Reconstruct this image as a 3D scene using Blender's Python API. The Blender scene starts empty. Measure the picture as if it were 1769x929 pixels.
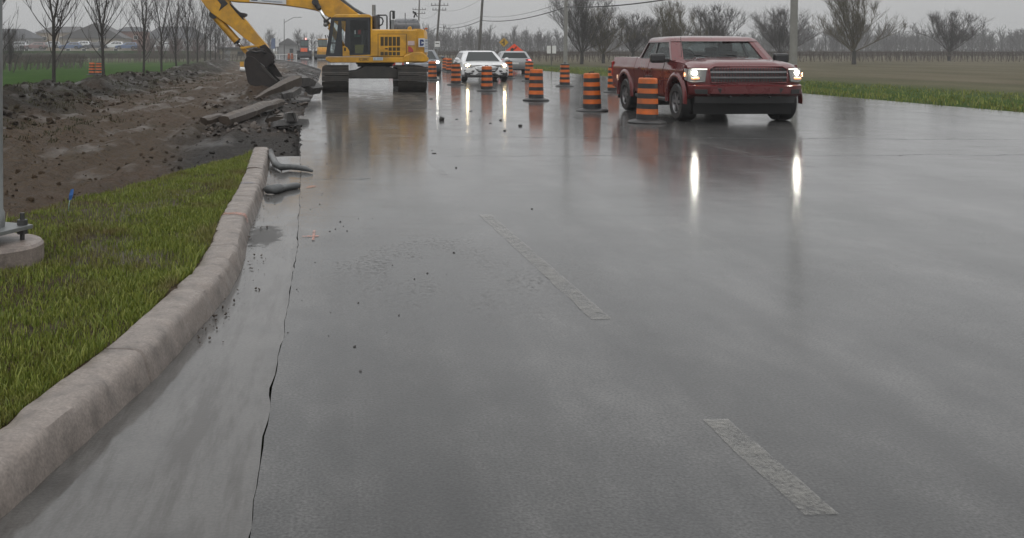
import bpy, bmesh, math, random
import numpy as np
from mathutils import Vector, Matrix, noise
PI = math.pi
R = math.radians
scene = bpy.context.scene
COL = scene.collection
F = 1700.0          # focal length in pixels of the 1769 px wide frame
PX0, PY0 = 600.0, 85.0   # where the optical axis meets the frame
EYE = 1.65

def gp(px, py, z=0.0):
    """ground point (height z) seen at a pixel"""
    d = (EYE - z) * F / (py - PY0)
    return Vector(((px - PX0) * d / F, d, z))
def at(px, py, d):
    return Vector(((px - PX0) * d / F, d, EYE - (py - PY0) * d / F))
def lerp(a, b, t): return a + (b - a) * t
def interp(x, xs, ys):
    if x <= xs[0]: return ys[0]
    for i in range(1, len(xs)):
        if x <= xs[i]:
            return lerp(ys[i-1], ys[i], (x - xs[i-1]) / (xs[i] - xs[i-1]))
    return ys[-1]
def sstep(a, b, x):
    t = min(1, max(0, (x - a) / (b - a))); return t*t*(3-2*t)
def nz(x, y, z=0.0): return noise.noise(Vector((x, y, z)))

# ------------------------------------------------------------------ materials
def newmat(name):
    m = bpy.data.materials.new(name); m.use_nodes = True
    nt = m.node_tree
    b = nt.nodes.get('Principled BSDF')
    return m, nt, b
def node(nt, t, **kw):
    n = nt.nodes.new(t)
    for k, v in kw.items(): setattr(n, k, v)
    return n
def pos(nt, scale=(1,1,1), obj=False):
    if obj:
        g = node(nt, 'ShaderNodeTexCoord').outputs['Object']
    else:
        g = node(nt, 'ShaderNodeNewGeometry').outputs['Position']
    mp = node(nt, 'ShaderNodeMapping'); mp.inputs['Scale'].default_value = scale
    nt.links.new(g, mp.inputs['Vector'])
    return mp.outputs['Vector']
def noise_n(nt, vec, scale, detail=3, rough=.55):
    n = node(nt, 'ShaderNodeTexNoise'); n.inputs['Scale'].default_value = scale
    n.inputs['Detail'].default_value = detail; n.inputs['Roughness'].default_value = rough
    nt.links.new(vec, n.inputs['Vector']); return n.outputs['Fac']
def ramp(nt, fac, stops):
    r = node(nt, 'ShaderNodeValToRGB'); e = r.color_ramp.elements
    while len(e) < len(stops): e.new(0.5)
    for i, (p, c) in enumerate(stops):
        e[i].position = p
        e[i].color = (c, c, c, 1) if isinstance(c, (int, float)) else (*c, 1)
    nt.links.new(fac, r.inputs['Fac']); return r.outputs['Color']
def mix(nt, fac, a, b, mode='MIX'):
    m = node(nt, 'ShaderNodeMix', data_type='RGBA', blend_type=mode)
    for s, v in ((m.inputs[0], fac), (m.inputs[6], a), (m.inputs[7], b)):
        if isinstance(v, (int, float)): s.default_value = v
        elif isinstance(v, tuple): s.default_value = (*v, 1)
        else: nt.links.new(v, s)
    return m.outputs[2]
def mth(nt, op, a, b=0.0, clamp=False):
    m = node(nt, 'ShaderNodeMath', operation=op, use_clamp=clamp)
    for s, v in ((m.inputs[0], a), (m.inputs[1], b)):
        if isinstance(v, (int, float)): s.default_value = v
        else: nt.links.new(v, s)
    return m.outputs[0]
def bump(nt, h, strength, dist, normal=None):
    b = node(nt, 'ShaderNodeBump'); b.inputs['Strength'].default_value = strength
    b.inputs['Distance'].default_value = dist
    nt.links.new(h, b.inputs['Height'])
    if normal is not None: nt.links.new(normal, b.inputs['Normal'])
    return b.outputs['Normal']
def simple(name, col, rough=.5, metal=0.0, var=.25, scale=6.0, coat=0.0, dirt=None, dirt_amt=.5, bmp=0.0, obj=True):
    """plain surface with noise variation, optional dirt film, optional bump"""
    m, nt, b = newmat(name)
    v = pos(nt, obj=obj)
    f = noise_n(nt, v, scale, 5, .6)
    lo = tuple(c*(1-var) for c in col); hi = tuple(min(1, c*(1+var)) for c in col)
    c = ramp(nt, f, [(.3, lo), (.7, hi)])
    if dirt is not None:
        f2 = noise_n(nt, v, scale*.45, 6, .65)
        k = ramp(nt, f2, [(.42, 0.0), (.75, dirt_amt)])
        c = mix(nt, k, c, dirt)
    nt.links.new(c, b.inputs['Base Color'])
    rr = ramp(nt, f, [(.25, max(0, rough-.1)), (.75, min(1, rough+.12))])
    nt.links.new(rr, b.inputs['Roughness'])
    b.inputs['Metallic'].default_value = metal
    b.inputs['Coat Weight'].default_value = coat
    b.inputs['Coat Roughness'].default_value = .06
    if bmp:
        f3 = noise_n(nt, v, scale*7, 4, .6)
        nt.links.new(bump(nt, f3, .6, bmp), b.inputs['Normal'])
    return m
def lamp_mat(name, col, strength):
    m, nt, b = newmat(name)
    b.inputs['Base Color'].default_value = (.8, .8, .8, 1)
    b.inputs['Emission Color'].default_value = (*col, 1)
    b.inputs['Emission Strength'].default_value = strength
    return m
def clear_glass(name, tint, gloss=.1):
    m = bpy.data.materials.new(name); m.use_nodes = True
    nt = m.node_tree; nt.nodes.clear()
    o = node(nt, 'ShaderNodeOutputMaterial')
    t = node(nt, 'ShaderNodeBsdfTransparent'); t.inputs[0].default_value = (*tint, 1)
    g = node(nt, 'ShaderNodeBsdfGlossy'); g.inputs['Roughness'].default_value = .04
    x = node(nt, 'ShaderNodeMixShader')
    f = node(nt, 'ShaderNodeLayerWeight'); f.inputs['Blend'].default_value = .5
    k = mth(nt, 'ADD', mth(nt, 'MULTIPLY', mth(nt, 'POWER', f.outputs['Facing'], 5.0), .45), .03)
    nt.links.new(k, x.inputs[0]); nt.links.new(t.outputs[0], x.inputs[1]); nt.links.new(g.outputs[0], x.inputs[2])
    nt.links.new(x.outputs[0], o.inputs[0])
    return m

# ------------------------------------------------------------------ mesh builder
class MB:
    def __init__(s): s.v = []; s.f = []
    def add(s, vs, fs):
        o = len(s.v); s.v += [tuple(p) for p in vs]; s.f += [tuple(i+o for i in f) for f in fs]; return s
    def box(s, c, d, rot=None):
        cx, cy, cz = c; x, y, z = d[0]/2, d[1]/2, d[2]/2
        vs = [Vector((sx*x, sy*y, sz*z)) for sz in (-1,1) for sy in (-1,1) for sx in (-1,1)]
        if rot is not None: vs = [rot @ p for p in vs]
        vs = [p + Vector(c) for p in vs]
        return s.add(vs, [(0,2,3,1),(4,5,7,6),(0,1,5,4),(2,6,7,3),(0,4,6,2),(1,3,7,5)])
    def prism(s, poly, axis, a, b):
        """extrude a 2-D outline along axis ('x','y','z') from a to b"""
        def P(p, t):
            if axis == 'x': return (t, p[0], p[1])
            if axis == 'y': return (p[0], t, p[1])
            return (p[0], p[1], t)
        n = len(poly)
        vs = [P(p, a) for p in poly] + [P(p, b) for p in poly]
        fs = [tuple(range(n))[::-1], tuple(range(n, 2*n))] + [(i, (i+1) % n, n+(i+1) % n, n+i) for i in range(n)]
        return s.add(vs, fs)
    def loft(s, rings, caps=True, closed=True):
        n = len(rings[0]); vs = [p for r in rings for p in r]; fs = []
        for k in range(len(rings)-1):
            for i in range(n if closed else n-1):
                j = (i+1) % n
                fs.append((k*n+i, k*n+j, (k+1)*n+j, (k+1)*n+i))
        if caps:
            fs.append(tuple(range(n))[::-1]); fs.append(tuple(range((len(rings)-1)*n, len(rings)*n)))
        return s.add(vs, fs)
    def tube(s, pts, r, n=8, caps=True):
        pts = [Vector(p) for p in pts]
        rs = r if isinstance(r, (list, tuple)) else [r]*len(pts)
        rings = []; ref = None
        for i, p in enumerate(pts):
            t = (pts[min(i+1, len(pts)-1)] - pts[max(i-1, 0)])
            if t.length < 1e-9: t = Vector((0,0,1))
            t.normalize()
            if ref is None:
                ref = t.orthogonal().normalized()
            ref = (ref - t*ref.dot(t))
            if ref.length < 1e-6: ref = t.orthogonal()
            ref.normalize(); b = t.cross(ref)
            rings.append([p + (ref*math.cos(2*PI*k/n) + b*math.sin(2*PI*k/n))*rs[i] for k in range(n)])
        return s.loft(rings, caps)
    def lathe(s, prof, n=24, axis='z', c=(0,0,0), caps=True):
        """prof: list of (radius, height)"""
        rings = []
        for r, h in prof:
            ring = []
            for k in range(n):
                a = 2*PI*k/n; u, w = r*math.cos(a), r*math.sin(a)
                p = (u, w, h) if axis == 'z' else ((h, u, w) if axis == 'x' else (w, h, u))
                ring.append((p[0]+c[0], p[1]+c[1], p[2]+c[2]))
            rings.append(ring)
        return s.loft(rings, caps)
    def panel(s, quad, inset=0.0, off=.004, th=.008, out=None):
        """a thin solid plate lying on the polygon quad, pushed off along its normal (towards out)"""
        q = [Vector(p) for p in quad]; c = sum(q, Vector())/len(q)
        n = Vector()
        for i in range(len(q)): n += (q[i]-c).cross(q[(i+1) % len(q)]-c)
        n.normalize()
        if out is not None and n.dot(Vector(out)) < 0: n = -n; q = q[::-1]
        if inset:
            q = [p + (c-p).normalized()*min(inset, (c-p).length*.8) for p in q]
        lo = [p + n*off for p in q]; hi = [p + n*(off+th) for p in q]
        return s.loft([lo, hi])
    def sphere(s, c, r, sub=2, jit=0.0, seed=0, sc=(1,1,1)):
        bm = bmesh.new(); bmesh.ops.create_icosphere(bm, subdivisions=sub, radius=1.0)
        vs = []
        for v in bm.verts:
            p = v.co.copy()
            if jit: p *= 1 + jit*noise.noise(p*1.7 + Vector((seed*3.1, seed*1.7, seed)))*1.6
            vs.append((c[0]+p.x*r*sc[0], c[1]+p.y*r*sc[1], c[2]+p.z*r*sc[2]))
        fs = [tuple(v.index for v in f.verts) for f in bm.faces]; bm.free()
        return s.add(vs, fs)
    def build(s, name, mat, parent=None, smooth=False, bev=0.0, seg=2, angle=35, recalc=True):
        me = bpy.data.meshes.new(name); me.from_pydata(s.v, [], s.f); me.validate()
        if recalc:
            bm = bmesh.new(); bm.from_mesh(me); bmesh.ops.recalc_face_normals(bm, faces=bm.faces); bm.to_mesh(me); bm.free()
        if mat is not None: me.materials.append(mat)
        if smooth:
            me.polygons.foreach_set('use_smooth', [True]*len(me.polygons))
            if smooth == 'auto': me.set_sharp_from_angle(angle=R(angle))
        o = bpy.data.objects.new(name, me); COL.objects.link(o)
        if parent is not None: o.parent = parent
        if bev:
            md = o.modifiers.new('bevel', 'BEVEL'); md.width = bev; md.segments = seg; md.limit_method = 'ANGLE'; md.angle_limit = R(30)
            md.harden_normals = False
        return o

def tag(o, label=None, cat=None, group=None, kind=None):
    if label: o['label'] = label
    if cat: o['category'] = cat
    if group: o['group'] = group
    if kind: o['kind'] = kind
    return o
def thing(name, label, cat, loc=(0,0,0), rz=0.0, group=None):
    o = bpy.data.objects.new(name, None); COL.objects.link(o)
    o.location = loc; o.rotation_euler = (0, 0, rz); o.empty_display_size = .3
    return tag(o, label, cat, group)
def copy_tree(o, parent=None):
    c = o.copy(); COL.objects.link(c); c.parent = parent
    for ch in list(o.children): copy_tree(ch, c)
    return c
def text_mb(txt, size, depth=.01):
    cu = bpy.data.curves.new('lettering', 'FONT'); cu.body = txt; cu.size = size; cu.extrude = depth/2
    cu.align_x = 'CENTER'; cu.align_y = 'CENTER'; cu.resolution_u = 2
    o = bpy.data.objects.new('lettering', cu); COL.objects.link(o)
    dg = bpy.context.evaluated_depsgraph_get(); ev = o.evaluated_get(dg); me = ev.to_mesh()
    m = MB().add([v.co.copy() for v in me.vertices], [tuple(p.vertices) for p in me.polygons])
    ev.to_mesh_clear(); bpy.data.objects.remove(o); bpy.data.curves.remove(cu)
    return m
def xform(mb, M):
    mb.v = [tuple(M @ Vector(p)) for p in mb.v]; return mb
# ------------------------------------------------------------------ camera, sky, light
cam = bpy.data.objects.new('camera', bpy.data.cameras.new('camera')); COL.objects.link(cam)
cam.location = (0, 0, EYE); cam.rotation_euler = (R(90), 0, 0)
cam.data.sensor_width = 36.0; cam.data.lens = F/1769*36
cam.data.shift_x = (884.5 - PX0)/1769; cam.data.shift_y = -(464.5 - PY0)/1769
cam.data.clip_end = 6000; cam.data.clip_start = .05
scene.camera = cam

SUN_EL, SUN_AZ = R(52), R(200)
w = bpy.data.worlds.new("World"); scene.world = w; w.use_nodes = True
nt = w.node_tree; bg = nt.nodes['Background']
sky = node(nt, 'ShaderNodeTexSky', sky_type='NISHITA'); sky.sun_disc = False
sky.sun_elevation = SUN_EL; sky.sun_rotation = SUN_AZ; sky.dust_density = 4; sky.air_density = 1.5
hs = node(nt, 'ShaderNodeHueSaturation'); hs.inputs['Saturation'].default_value = .04
nt.links.new(sky.outputs[0], hs.inputs['Color'])
tc = node(nt, 'ShaderNodeTexCoord'); sp = node(nt, 'ShaderNodeSeparateXYZ')
nt.links.new(tc.outputs['Generated'], sp.inputs[0])
el = mth(nt, 'MAXIMUM', sp.outputs['Z'], 0.0)
# overcast cloud deck: luminance rises from horizon to zenith, soft cloud unevenness
cl = noise_n(nt, tc.outputs['Generated'], 2.2, 4, .5)
lum = mth(nt, 'MULTIPLY', mth(nt, 'ADD', mth(nt, 'MULTIPLY', el, 1.55), 1.0), mth(nt, 'ADD', mth(nt, 'MULTIPLY', cl, .22), .89))
deck = mix(nt, 1.0, mix(nt, 0.0, (4.16, 4.20, 4.23), (0, 0, 0)), lum, 'MULTIPLY')
nt.links.new(mix(nt, .12, deck, hs.outputs[0]), bg.inputs['Color'])
bg.inputs['Strength'].default_value = .118

sun = bpy.data.objects.new('sun', bpy.data.lights.new('sun', 'SUN')); COL.objects.link(sun)
sun.data.energy = .5; sun.data.angle = R(40); sun.data.color = (1, .97, .93)
sun.rotation_euler = (R(90) - SUN_EL, 0, R(180) - SUN_AZ)
vs = scene.view_settings; vs.view_transform = 'Standard'; vs.look = 'None'; vs.exposure = 0; vs.gamma = 1; vs.use_curve_mapping = False
scene.cycles.use_denoising = True; scene.cycles.max_bounces = 8; scene.cycles.transparent_max_bounces = 12; scene.cycles.volume_bounces = 0
scene.cycles.caustics_reflective = False; scene.cycles.caustics_refractive = False
scene.cycles.sample_clamp_indirect = 6.0

# ------------------------------------------------------------------ alignment of the road
XE_Y = [1.0, 6.7, 8.1, 13.7, 20, 26.7, 36, 80, 127, 170, 230, 300]
XE_X = [-.30, -.39, -.41, -.64, -.95, -1.15, -1.22, -2.1, -6.4, -13, -25, -42]
def xe(y): return interp(y, XE_Y, XE_X)
def xr(y): return max(xe(y) + 13.0, 15.6 - .0524*(y-65)) if y < 90 else xe(y) + interp(y, [90, 200, 300], [17.0, 17.5, 18])
KY = [.8, 2.0, 3.5, 5.0, 6.0, 6.7, 7.6, 8.9, 10.6, 12.1, 13.6, 15.2]
KX = [-2.6, -1.75, -1.22, -.96, -.86, -.80, -.80, -.89, -.93, -1.0, -1.09, -1.18]
def xk(y): return interp(y, KY, KX)

# ------------------------------------------------------------------ materials of the ground
def mat_road():
    m, nt, b = newmat('wet_asphalt')
    v = pos(nt)
    big = noise_n(nt, pos(nt, (.55, .16, 1)), 1.0, 4, .6)
    mid = noise_n(nt, pos(nt, (1.6, .8, 1)), 1.3, 5, .65)
    fine = noise_n(nt, v, 75, 2, .6)
    agg = node(nt, 'ShaderNodeTexVoronoi'); agg.inputs['Scale'].default_value = 90; nt.links.new(v, agg.inputs['Vector'])
    c = ramp(nt, mid, [(.28, (.028, .028, .0285)), (.5, (.048, .0475, .047)), (.74, (.084, .082, .080))])
    c = mix(nt, .9, c, ramp(nt, fine, [(.25, .25), (.75, 1.9)]), 'MULTIPLY')
    trk = noise_n(nt, pos(nt, (1.3, .03, 1)), 1.0, 3, .5)
    c = mix(nt, 1.0, c, ramp(nt, trk, [(.38, .62), (.62, 1.25)]), 'MULTIPLY')
    # worn dark pits in patches
    pit = noise_n(nt, v, 62, 4, .8)
    patch = ramp(nt, noise_n(nt, pos(nt, (.9, .5, 1)), 1.1, 3, .5), [(.44, 0.0), (.58, 1.0)])
    spz = node(nt, 'ShaderNodeSeparateXYZ'); nt.links.new(v, spz.inputs[0])
    wear = mth(nt, 'MULTIPLY', mth(nt, 'SUBTRACT', 1.0, mth(nt, 'DIVIDE', mth(nt, 'ABSOLUTE', mth(nt, 'SUBTRACT', spz.outputs['X'], .75)), 1.25), True), mth(nt, 'SUBTRACT', 1.0, mth(nt, 'DIVIDE', mth(nt, 'ABSOLUTE', mth(nt, 'SUBTRACT', spz.outputs['Y'], 7.2)), 2.0), True))
    wear = mth(nt, 'MULTIPLY', wear, 2.0, True)
    pits = mth(nt, 'MULTIPLY', ramp(nt, pit, [(.50, 0.0), (.64, .8)]), mth(nt, 'ADD', mth(nt, 'MULTIPLY', patch, .55), .10))
    deep = mth(nt, 'MULTIPLY', ramp(nt, noise_n(nt, pos(nt, (1, .7, 1)), 30, 5, .75), [(.46, 0.0), (.62, .95)]), mth(nt, 'MULTIPLY', wear, ramp(nt, mid, [(.42, 0.0), (.62, 1.0)])))
    pits = mth(nt, 'MAXIMUM', pits, deep)
    c = mix(nt, mth(nt, 'MULTIPLY', pits, .7), c, (.016, .016, .016))
    # mud tracked around the machine
    sp = node(nt, 'ShaderNodeSeparateXYZ'); nt.links.new(v, sp.inputs[0])
    def near(axis, c0, half):
        return mth(nt, 'SUBTRACT', 1.0, mth(nt, 'DIVIDE', mth(nt, 'ABSOLUTE', mth(nt, 'SUBTRACT', sp.outputs[axis], c0)), half), True)
    zone = mth(nt, 'MULTIPLY', near('X', 1.2, 4.2), near('Y', 34, 9))
    mud = mth(nt, 'MULTIPLY', mth(nt, 'MULTIPLY', zone, 2.2), ramp(nt, mid, [(.4, 0.0), (.62, 1.0)]), True)
    zone2 = mth(nt, 'MULTIPLY', near('X', -.5, 2.6), near('Y', 20, 14))
    mud = mth(nt, 'MAXIMUM', mud, mth(nt, 'MULTIPLY', zone2, ramp(nt, noise_n(nt, pos(nt, (2.0, .7, 1)), 1.4, 4, .6), [(.48, 0.0), (.68, .9)])), True)
    c = mix(nt, mth(nt, 'MULTIPLY', mud, .75), c, (.105, .088, .070))
    # saw cuts and cracks across the pavement
    wob = mth(nt, 'MULTIPLY', mth(nt, 'SUBTRACT', noise_n(nt, pos(nt, (.9, .9, 1)), 1.0, 4, .7), .5), .9)
    crack = None
    for (y0, sl, wd, xlo, xhi) in ((26.9, .02, .10, -1, 4.2), (15.1, -.03, .035, 1.5, 30), (18.6, .05, .05, 3, 30), (24.8, .1, .06, -2, 1.5), (12.5, .0, .03, -.5, .3)):
        yy = mth(nt, 'ADD', mth(nt, 'SUBTRACT', sp.outputs['Y'], y0), mth(nt, 'MULTIPLY', sp.outputs['X'], sl))
        yy = mth(nt, 'ADD', yy, wob)
        k = mth(nt, 'SUBTRACT', 1.0, mth(nt, 'DIVIDE', mth(nt, 'ABSOLUTE', yy), wd), True)
        k = mth(nt, 'MULTIPLY', k, mth(nt, 'MULTIPLY', mth(nt, 'GREATER_THAN', sp.outputs['X'], xlo), mth(nt, 'LESS_THAN', sp.outputs['X'], xhi)))
        crack = k if crack is None else mth(nt, 'MAXIMUM', crack, k)
    c = mix(nt, mth(nt, 'MULTIPLY', crack, .9), c, (.012, .012, .012))
    nt.links.new(c, b.inputs['Base Color'])
    b.inputs['Roughness'].default_value = .62
    b.inputs['Specular IOR Level'].default_value = .3
    # standing water film: smooth where it pools, thin and rough elsewhere
    lane = noise_n(nt, pos(nt, (1.1, .035, 1)), 1.0, 3, .5)
    rough = mth(nt, 'ADD', ramp(nt, big, [(.35, .045), (.62, .090)]), ramp(nt, lane, [(.5, 0.0), (.68, .035)]))
    band = noise_n(nt, pos(nt, (.5, 3.2, 1)), 1.6, 5, .65)
    rough = mth(nt, 'ADD', rough, ramp(nt, band, [(.50, 0.0), (.74, .08)]))
    rough = mth(nt, 'ADD', rough, mth(nt, 'MULTIPLY', mud, .06))
    rough = mth(nt, 'ADD', rough, mth(nt, 'MULTIPLY', pits, .3))
    nt.links.new(rough, b.inputs['Coat Roughness'])
    cw = mth(nt, 'SUBTRACT', 1.0, mth(nt, 'MULTIPLY', pits, .6))
    cw = mth(nt, 'SUBTRACT', cw, mth(nt, 'MULTIPLY', mud, .12))
    cw = mth(nt, 'SUBTRACT', cw, mth(nt, 'MULTIPLY', crack, .8), True)
    nt.links.new(cw, b.inputs['Coat Weight']); b.inputs['Coat IOR'].default_value = 1.33
    nt.links.new(bump(nt, fine, .5, .004), b.inputs['Normal'])
    rip = noise_n(nt, pos(nt, (1, .8, 1)), 7, 3, .6)
    rip2 = noise_n(nt, v, 85, 3, .65)
    n1 = bump(nt, rip, .16, .004)
    n1 = bump(nt, band, .2, .005, n1)
    nt.links.new(bump(nt, rip2, .32, .0011, n1), b.inputs['Coat Normal'])
    return m
def mat_concrete(name, col, coat=.6, scale=5, gutter=False):
    m, nt, b = newmat(name)
    v = pos(nt)
    f = noise_n(nt, v, scale, 6, .65); g = noise_n(nt, v, 70, 2, .5)
    c = ramp(nt, f, [(.26, tuple(x*.38 for x in col)), (.46, tuple(x*.95 for x in col)), (.75, tuple(x*1.3 for x in col))])
    c = mix(nt, .5, c, ramp(nt, g, [(.3, .6), (.7, 1.35)]), 'MULTIPLY')
    if gutter:   # silt washed along the pan and one dark patch of mud by the kerb
        sl = noise_n(nt, pos(nt, (5, .6, 1)), 1.3, 6, .7)
        c = mix(nt, ramp(nt, sl, [(.46, 0.0), (.60, .95)]), c, (.026, .021, .017))
        vm = node(nt, 'ShaderNodeVectorMath', operation='DISTANCE'); mp = node(nt, 'ShaderNodeMapping'); mp.inputs['Scale'].default_value = (1, .32, 0)
        nt.links.new(v, mp.inputs['Vector']); nt.links.new(mp.outputs[0], vm.inputs[0]); vm.inputs[1].default_value = (-.74, 8.75*.32, 0)
        k = mth(nt, 'ADD', vm.outputs['Value'], mth(nt, 'MULTIPLY', mth(nt, 'SUBTRACT', noise_n(nt, v, 9, 6, .8), .5), .42))
        k = ramp(nt, k, [(.13, 1.0), (.175, 0.0)]); c = mix(nt, mth(nt, 'MULTIPLY', k, .9), c, (.012, .010, .008)); coat_k = mth(nt, 'SUBTRACT', coat, mth(nt, 'MULTIPLY', k, .7), True)
        nt.links.new(coat_k, b.inputs['Coat Weight'])
    nt.links.new(c, b.inputs['Base Color']); b.inputs['Roughness'].default_value = .6
    if not gutter: b.inputs['Coat Weight'].default_value = coat
    nt.links.new(ramp(nt, f, [(.3, .05), (.7, .16)] if gutter else [(.3, .12), (.7, .35)]), b.inputs['Coat Roughness']); b.inputs['Coat IOR'].default_value = 1.36
    nt.links.new(bump(nt, mix(nt, .5, f, g), .5, .006), b.inputs['Normal'])
    return m
def mat_soil():
    m, nt, b = newmat('wet_soil')
    v = pos(nt)
    a = noise_n(nt, pos(nt, (1, .55, 1)), 1.1, 6, .65); f = noise_n(nt, v, 9, 6, .7); h = noise_n(nt, pos(nt, (1.0, .5, 1)), .5, 4, .6)
    c = ramp(nt, f, [(.3, (.038, .025, .013)), (.52, (.090, .060, .036)), (.75, (.158, .111, .070))])
    c2 = ramp(nt, f, [(.3, (.012, .009, .006)), (.55, (.029, .0225, .014)), (.8, (.058, .046, .031))])
    # attribute 'top': 1 on the dark topsoil of the berm
    at_ = node(nt, 'ShaderNodeAttribute', attribute_name='top')
    c = mix(nt, at_.outputs['Fac'], c, c2)
    at2 = node(nt, 'ShaderNodeAttribute', attribute_name='gravel')
    c3 = ramp(nt, f, [(.3, (.022, .019, .017)), (.55, (.044, .039, .035)), (.8, (.080, .072, .066))])
    c = mix(nt, at2.outputs['Fac'], c, c3)
    # scraps of turf and straw mixed into the spoil
    turf = mth(nt, 'MULTIPLY', ramp(nt, a, [(.54, 0.0), (.68, .75)]), mth(nt, 'ADD', mth(nt, 'MULTIPLY', at_.outputs['Fac'], .7), .3))
    turf = mth(nt, 'MULTIPLY', turf, mth(nt, 'SUBTRACT', 1.0, at2.outputs['Fac']), True)
    c = mix(nt, turf, c, (.044, .043, .016))
    red = ramp(nt, h, [(.5, 0.0), (.72, .45)])
    c = mix(nt, red, c, (.115, .074, .052))
    nt.links.new(c, b.inputs['Base Color'])
    nt.links.new(ramp(nt, f, [(.3, .42), (.7, .75)]), b.inputs['Roughness'])
    b.inputs['Specular IOR Level'].default_value = .12
    wetp = noise_n(nt, pos(nt, (.8, .35, 1)), 1.0, 4, .6)
    nt.links.new(ramp(nt, wetp, [(.52, 0.0), (.66, .55)]), b.inputs['Coat Weight']); b.inputs['Coat Roughness'].default_value = .28; b.inputs['Coat IOR'].default_value = 1.33
    n1 = bump(nt, noise_n(nt, v, 4, 6, .75), 1.0, .22)
    nt.links.new(bump(nt, noise_n(nt, v, 22, 4, .7), .9, .05, n1), b.inputs['Normal'])
    return m
def mat_ground():
    m, nt, b = newmat('field_ground')
    v = pos(nt); sp = node(nt, 'ShaderNodeSeparateXYZ'); nt.links.new(v, sp.inputs[0])
    f = noise_n(nt, pos(nt, (.25, .06, 1)), 1.0, 5, .6); g = noise_n(nt, v, 3.0, 5, .7); big = noise_n(nt, pos(nt, (.02, .012, 1)), 1, 3, .5)
    green = ramp(nt, mix(nt, .5, f, g), [(.3, (.011, .034, .002)), (.55, (.024, .064, .003)), (.75, (.048, .086, .008))])
    tan = ramp(nt, mix(nt, .5, f, g), [(.3, (.070, .060, .042)), (.7, (.150, .132, .090))])
    at_ = node(nt, 'ShaderNodeAttribute', attribute_name='dry')
    k = mth(nt, 'ADD', at_.outputs['Fac'], mth(nt, 'MULTIPLY', mth(nt, 'SUBTRACT', f, .5), .5), True)
    nt.links.new(mix(nt, k, green, tan), b.inputs['Base Color']); b.inputs['Roughness'].default_value = .8
    b.inputs['Specular IOR Level'].default_value = .02
    nt.links.new(bump(nt, g, .8, .06), b.inputs['Normal'])
    return m
def mat_blades(name, cols, dry):
    m, nt, b = newmat(name)
    g = node(nt, 'ShaderNodeNewGeometry')
    f = noise_n(nt, pos(nt), 1.6, 4, .6)
    c = ramp(nt, g.outputs['Random Per Island'], [(0, cols[0]), (.5, cols[1]), (1, cols[2])])
    k = ramp(nt, f, [(.50, 0.0), (.66, .8)])
    c = mix(nt, k, c, dry)
    nt.links.new(c, b.inputs['Base Color']); b.inputs['Roughness'].default_value = .45
    b.inputs['Specular IOR Level'].default_value = .3
    return m
M = {}
M['road'] = mat_road(); M['gutter'] = mat_concrete('wet_gutter_concrete', (.072, .068, .064), 1.0, 2.2, True)
M['kerb'] = mat_concrete('kerb_concrete', (.205, .175, .155), .25, 6)
M['pier'] = mat_concrete('pier_concrete', (.20, .165, .145), .3, 6)
M['slab'] = mat_concrete('broken_concrete', (.056, .040, .029), .25, 4)
M['asphalt_chunk'] = mat_concrete('broken_asphalt', (.045, .042, .040), .5, 7)
M['soil'] = mat_soil(); M['ground'] = mat_ground()
M['blade'] = mat_blades('grass_blades', ((.085, .118, .016), (.152, .190, .030), (.255, .265, .060)), (.150, .112, .052))
M['tuft'] = mat_blades('turf_scraps', ((.026, .029, .010), (.044, .044, .015), (.07, .060, .026)), (.06, .045, .027))
def worn_paint(name, col, lo, hi):
    """traffic paint worn through to the stone"""
    m, nt, b = newmat(name); v = pos(nt)
    f = noise_n(nt, v, 5, 5, .7); g = noise_n(nt, v, 60, 3, .7)
    k = ramp(nt, mix(nt, .45, f, g), [(lo, 0.0), (hi, .75)])
    b.inputs['Base Color'].default_value = (*col, 1); b.inputs['Roughness'].default_value = .5; b.inputs['Coat Weight'].default_value = .9; b.inputs['Coat Roughness'].default_value = .12; b.inputs['Coat IOR'].default_value = 1.33
    t = node(nt, 'ShaderNodeBsdfTransparent'); x = node(nt, 'ShaderNodeMixShader')
    nt.links.new(k, x.inputs[0]); nt.links.new(t.outputs[0], x.inputs[1]); nt.links.new(b.outputs[0], x.inputs[2])
    nt.links.new(x.outputs[0], nt.nodes['Material Output'].inputs['Surface']); return m
M['line'] = worn_paint('worn_white_paint', (.27, .26, .235), .38, .69)

# ------------------------------------------------------------------ ground sheet
def axis_vals(lo, hi, near, far, c0):
    """coordinates from lo to hi, step near at c0 growing to far"""
    out = [c0]; s = near
    while out[-1] < hi: out.append(out[-1]+s); s = min(far, s*1.18)
    out[-1] = hi
    left = [c0]; s = near
    while left[-1] > lo: left.append(left[-1]-s); s = min(far, s*1.18)
    left[-1] = lo
    return sorted(set(left + out))
def grid_mesh(name, xs, ys, zf, mat, attrs=None, smooth=True, keep=None, mapx=None):
    vs, fs = [], []; nx, ny = len(xs), len(ys); at_ = {k: [] for k in (attrs or {})}
    for y in ys:
        for x in xs:
            X = mapx(x, y) if mapx else x
            vs.append((X, y, zf(X, y)))
            for k in at_: at_[k].append(attrs[k](X, y))
    for j in range(ny-1):
        for i in range(nx-1):
            if keep is None or keep(.5*(vs[j*nx+i][0]+vs[j*nx+i+1][0]), .5*(ys[j]+ys[j+1])):
                fs.append((j*nx+i, j*nx+i+1, (j+1)*nx+i+1, (j+1)*nx+i))
    o = MB().add(vs, fs).build(name, mat, smooth=smooth, recalc=False)
    if len(o.data.vertices) == len(vs):
        for k in at_:
            a = o.data.attributes.new(k, 'FLOAT', 'POINT'); a.data.foreach_set('value', at_[k])
    return o
def ground_z(x, y):
    a, b = xe(y), xr(y)
    u = a - x
    z = interp(u, [-3, 0.2, 13, 18, 60], [-.35, -.35, -.55, -.47, -.45])
    if x > b - .8: z = interp(x-b, [-.8, .1, 1.2, 4, 12, 60], [-.35, -.02, .02, -.05, -.02, 0])
    return z + .03*nz(x*.3, y*.3)
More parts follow.
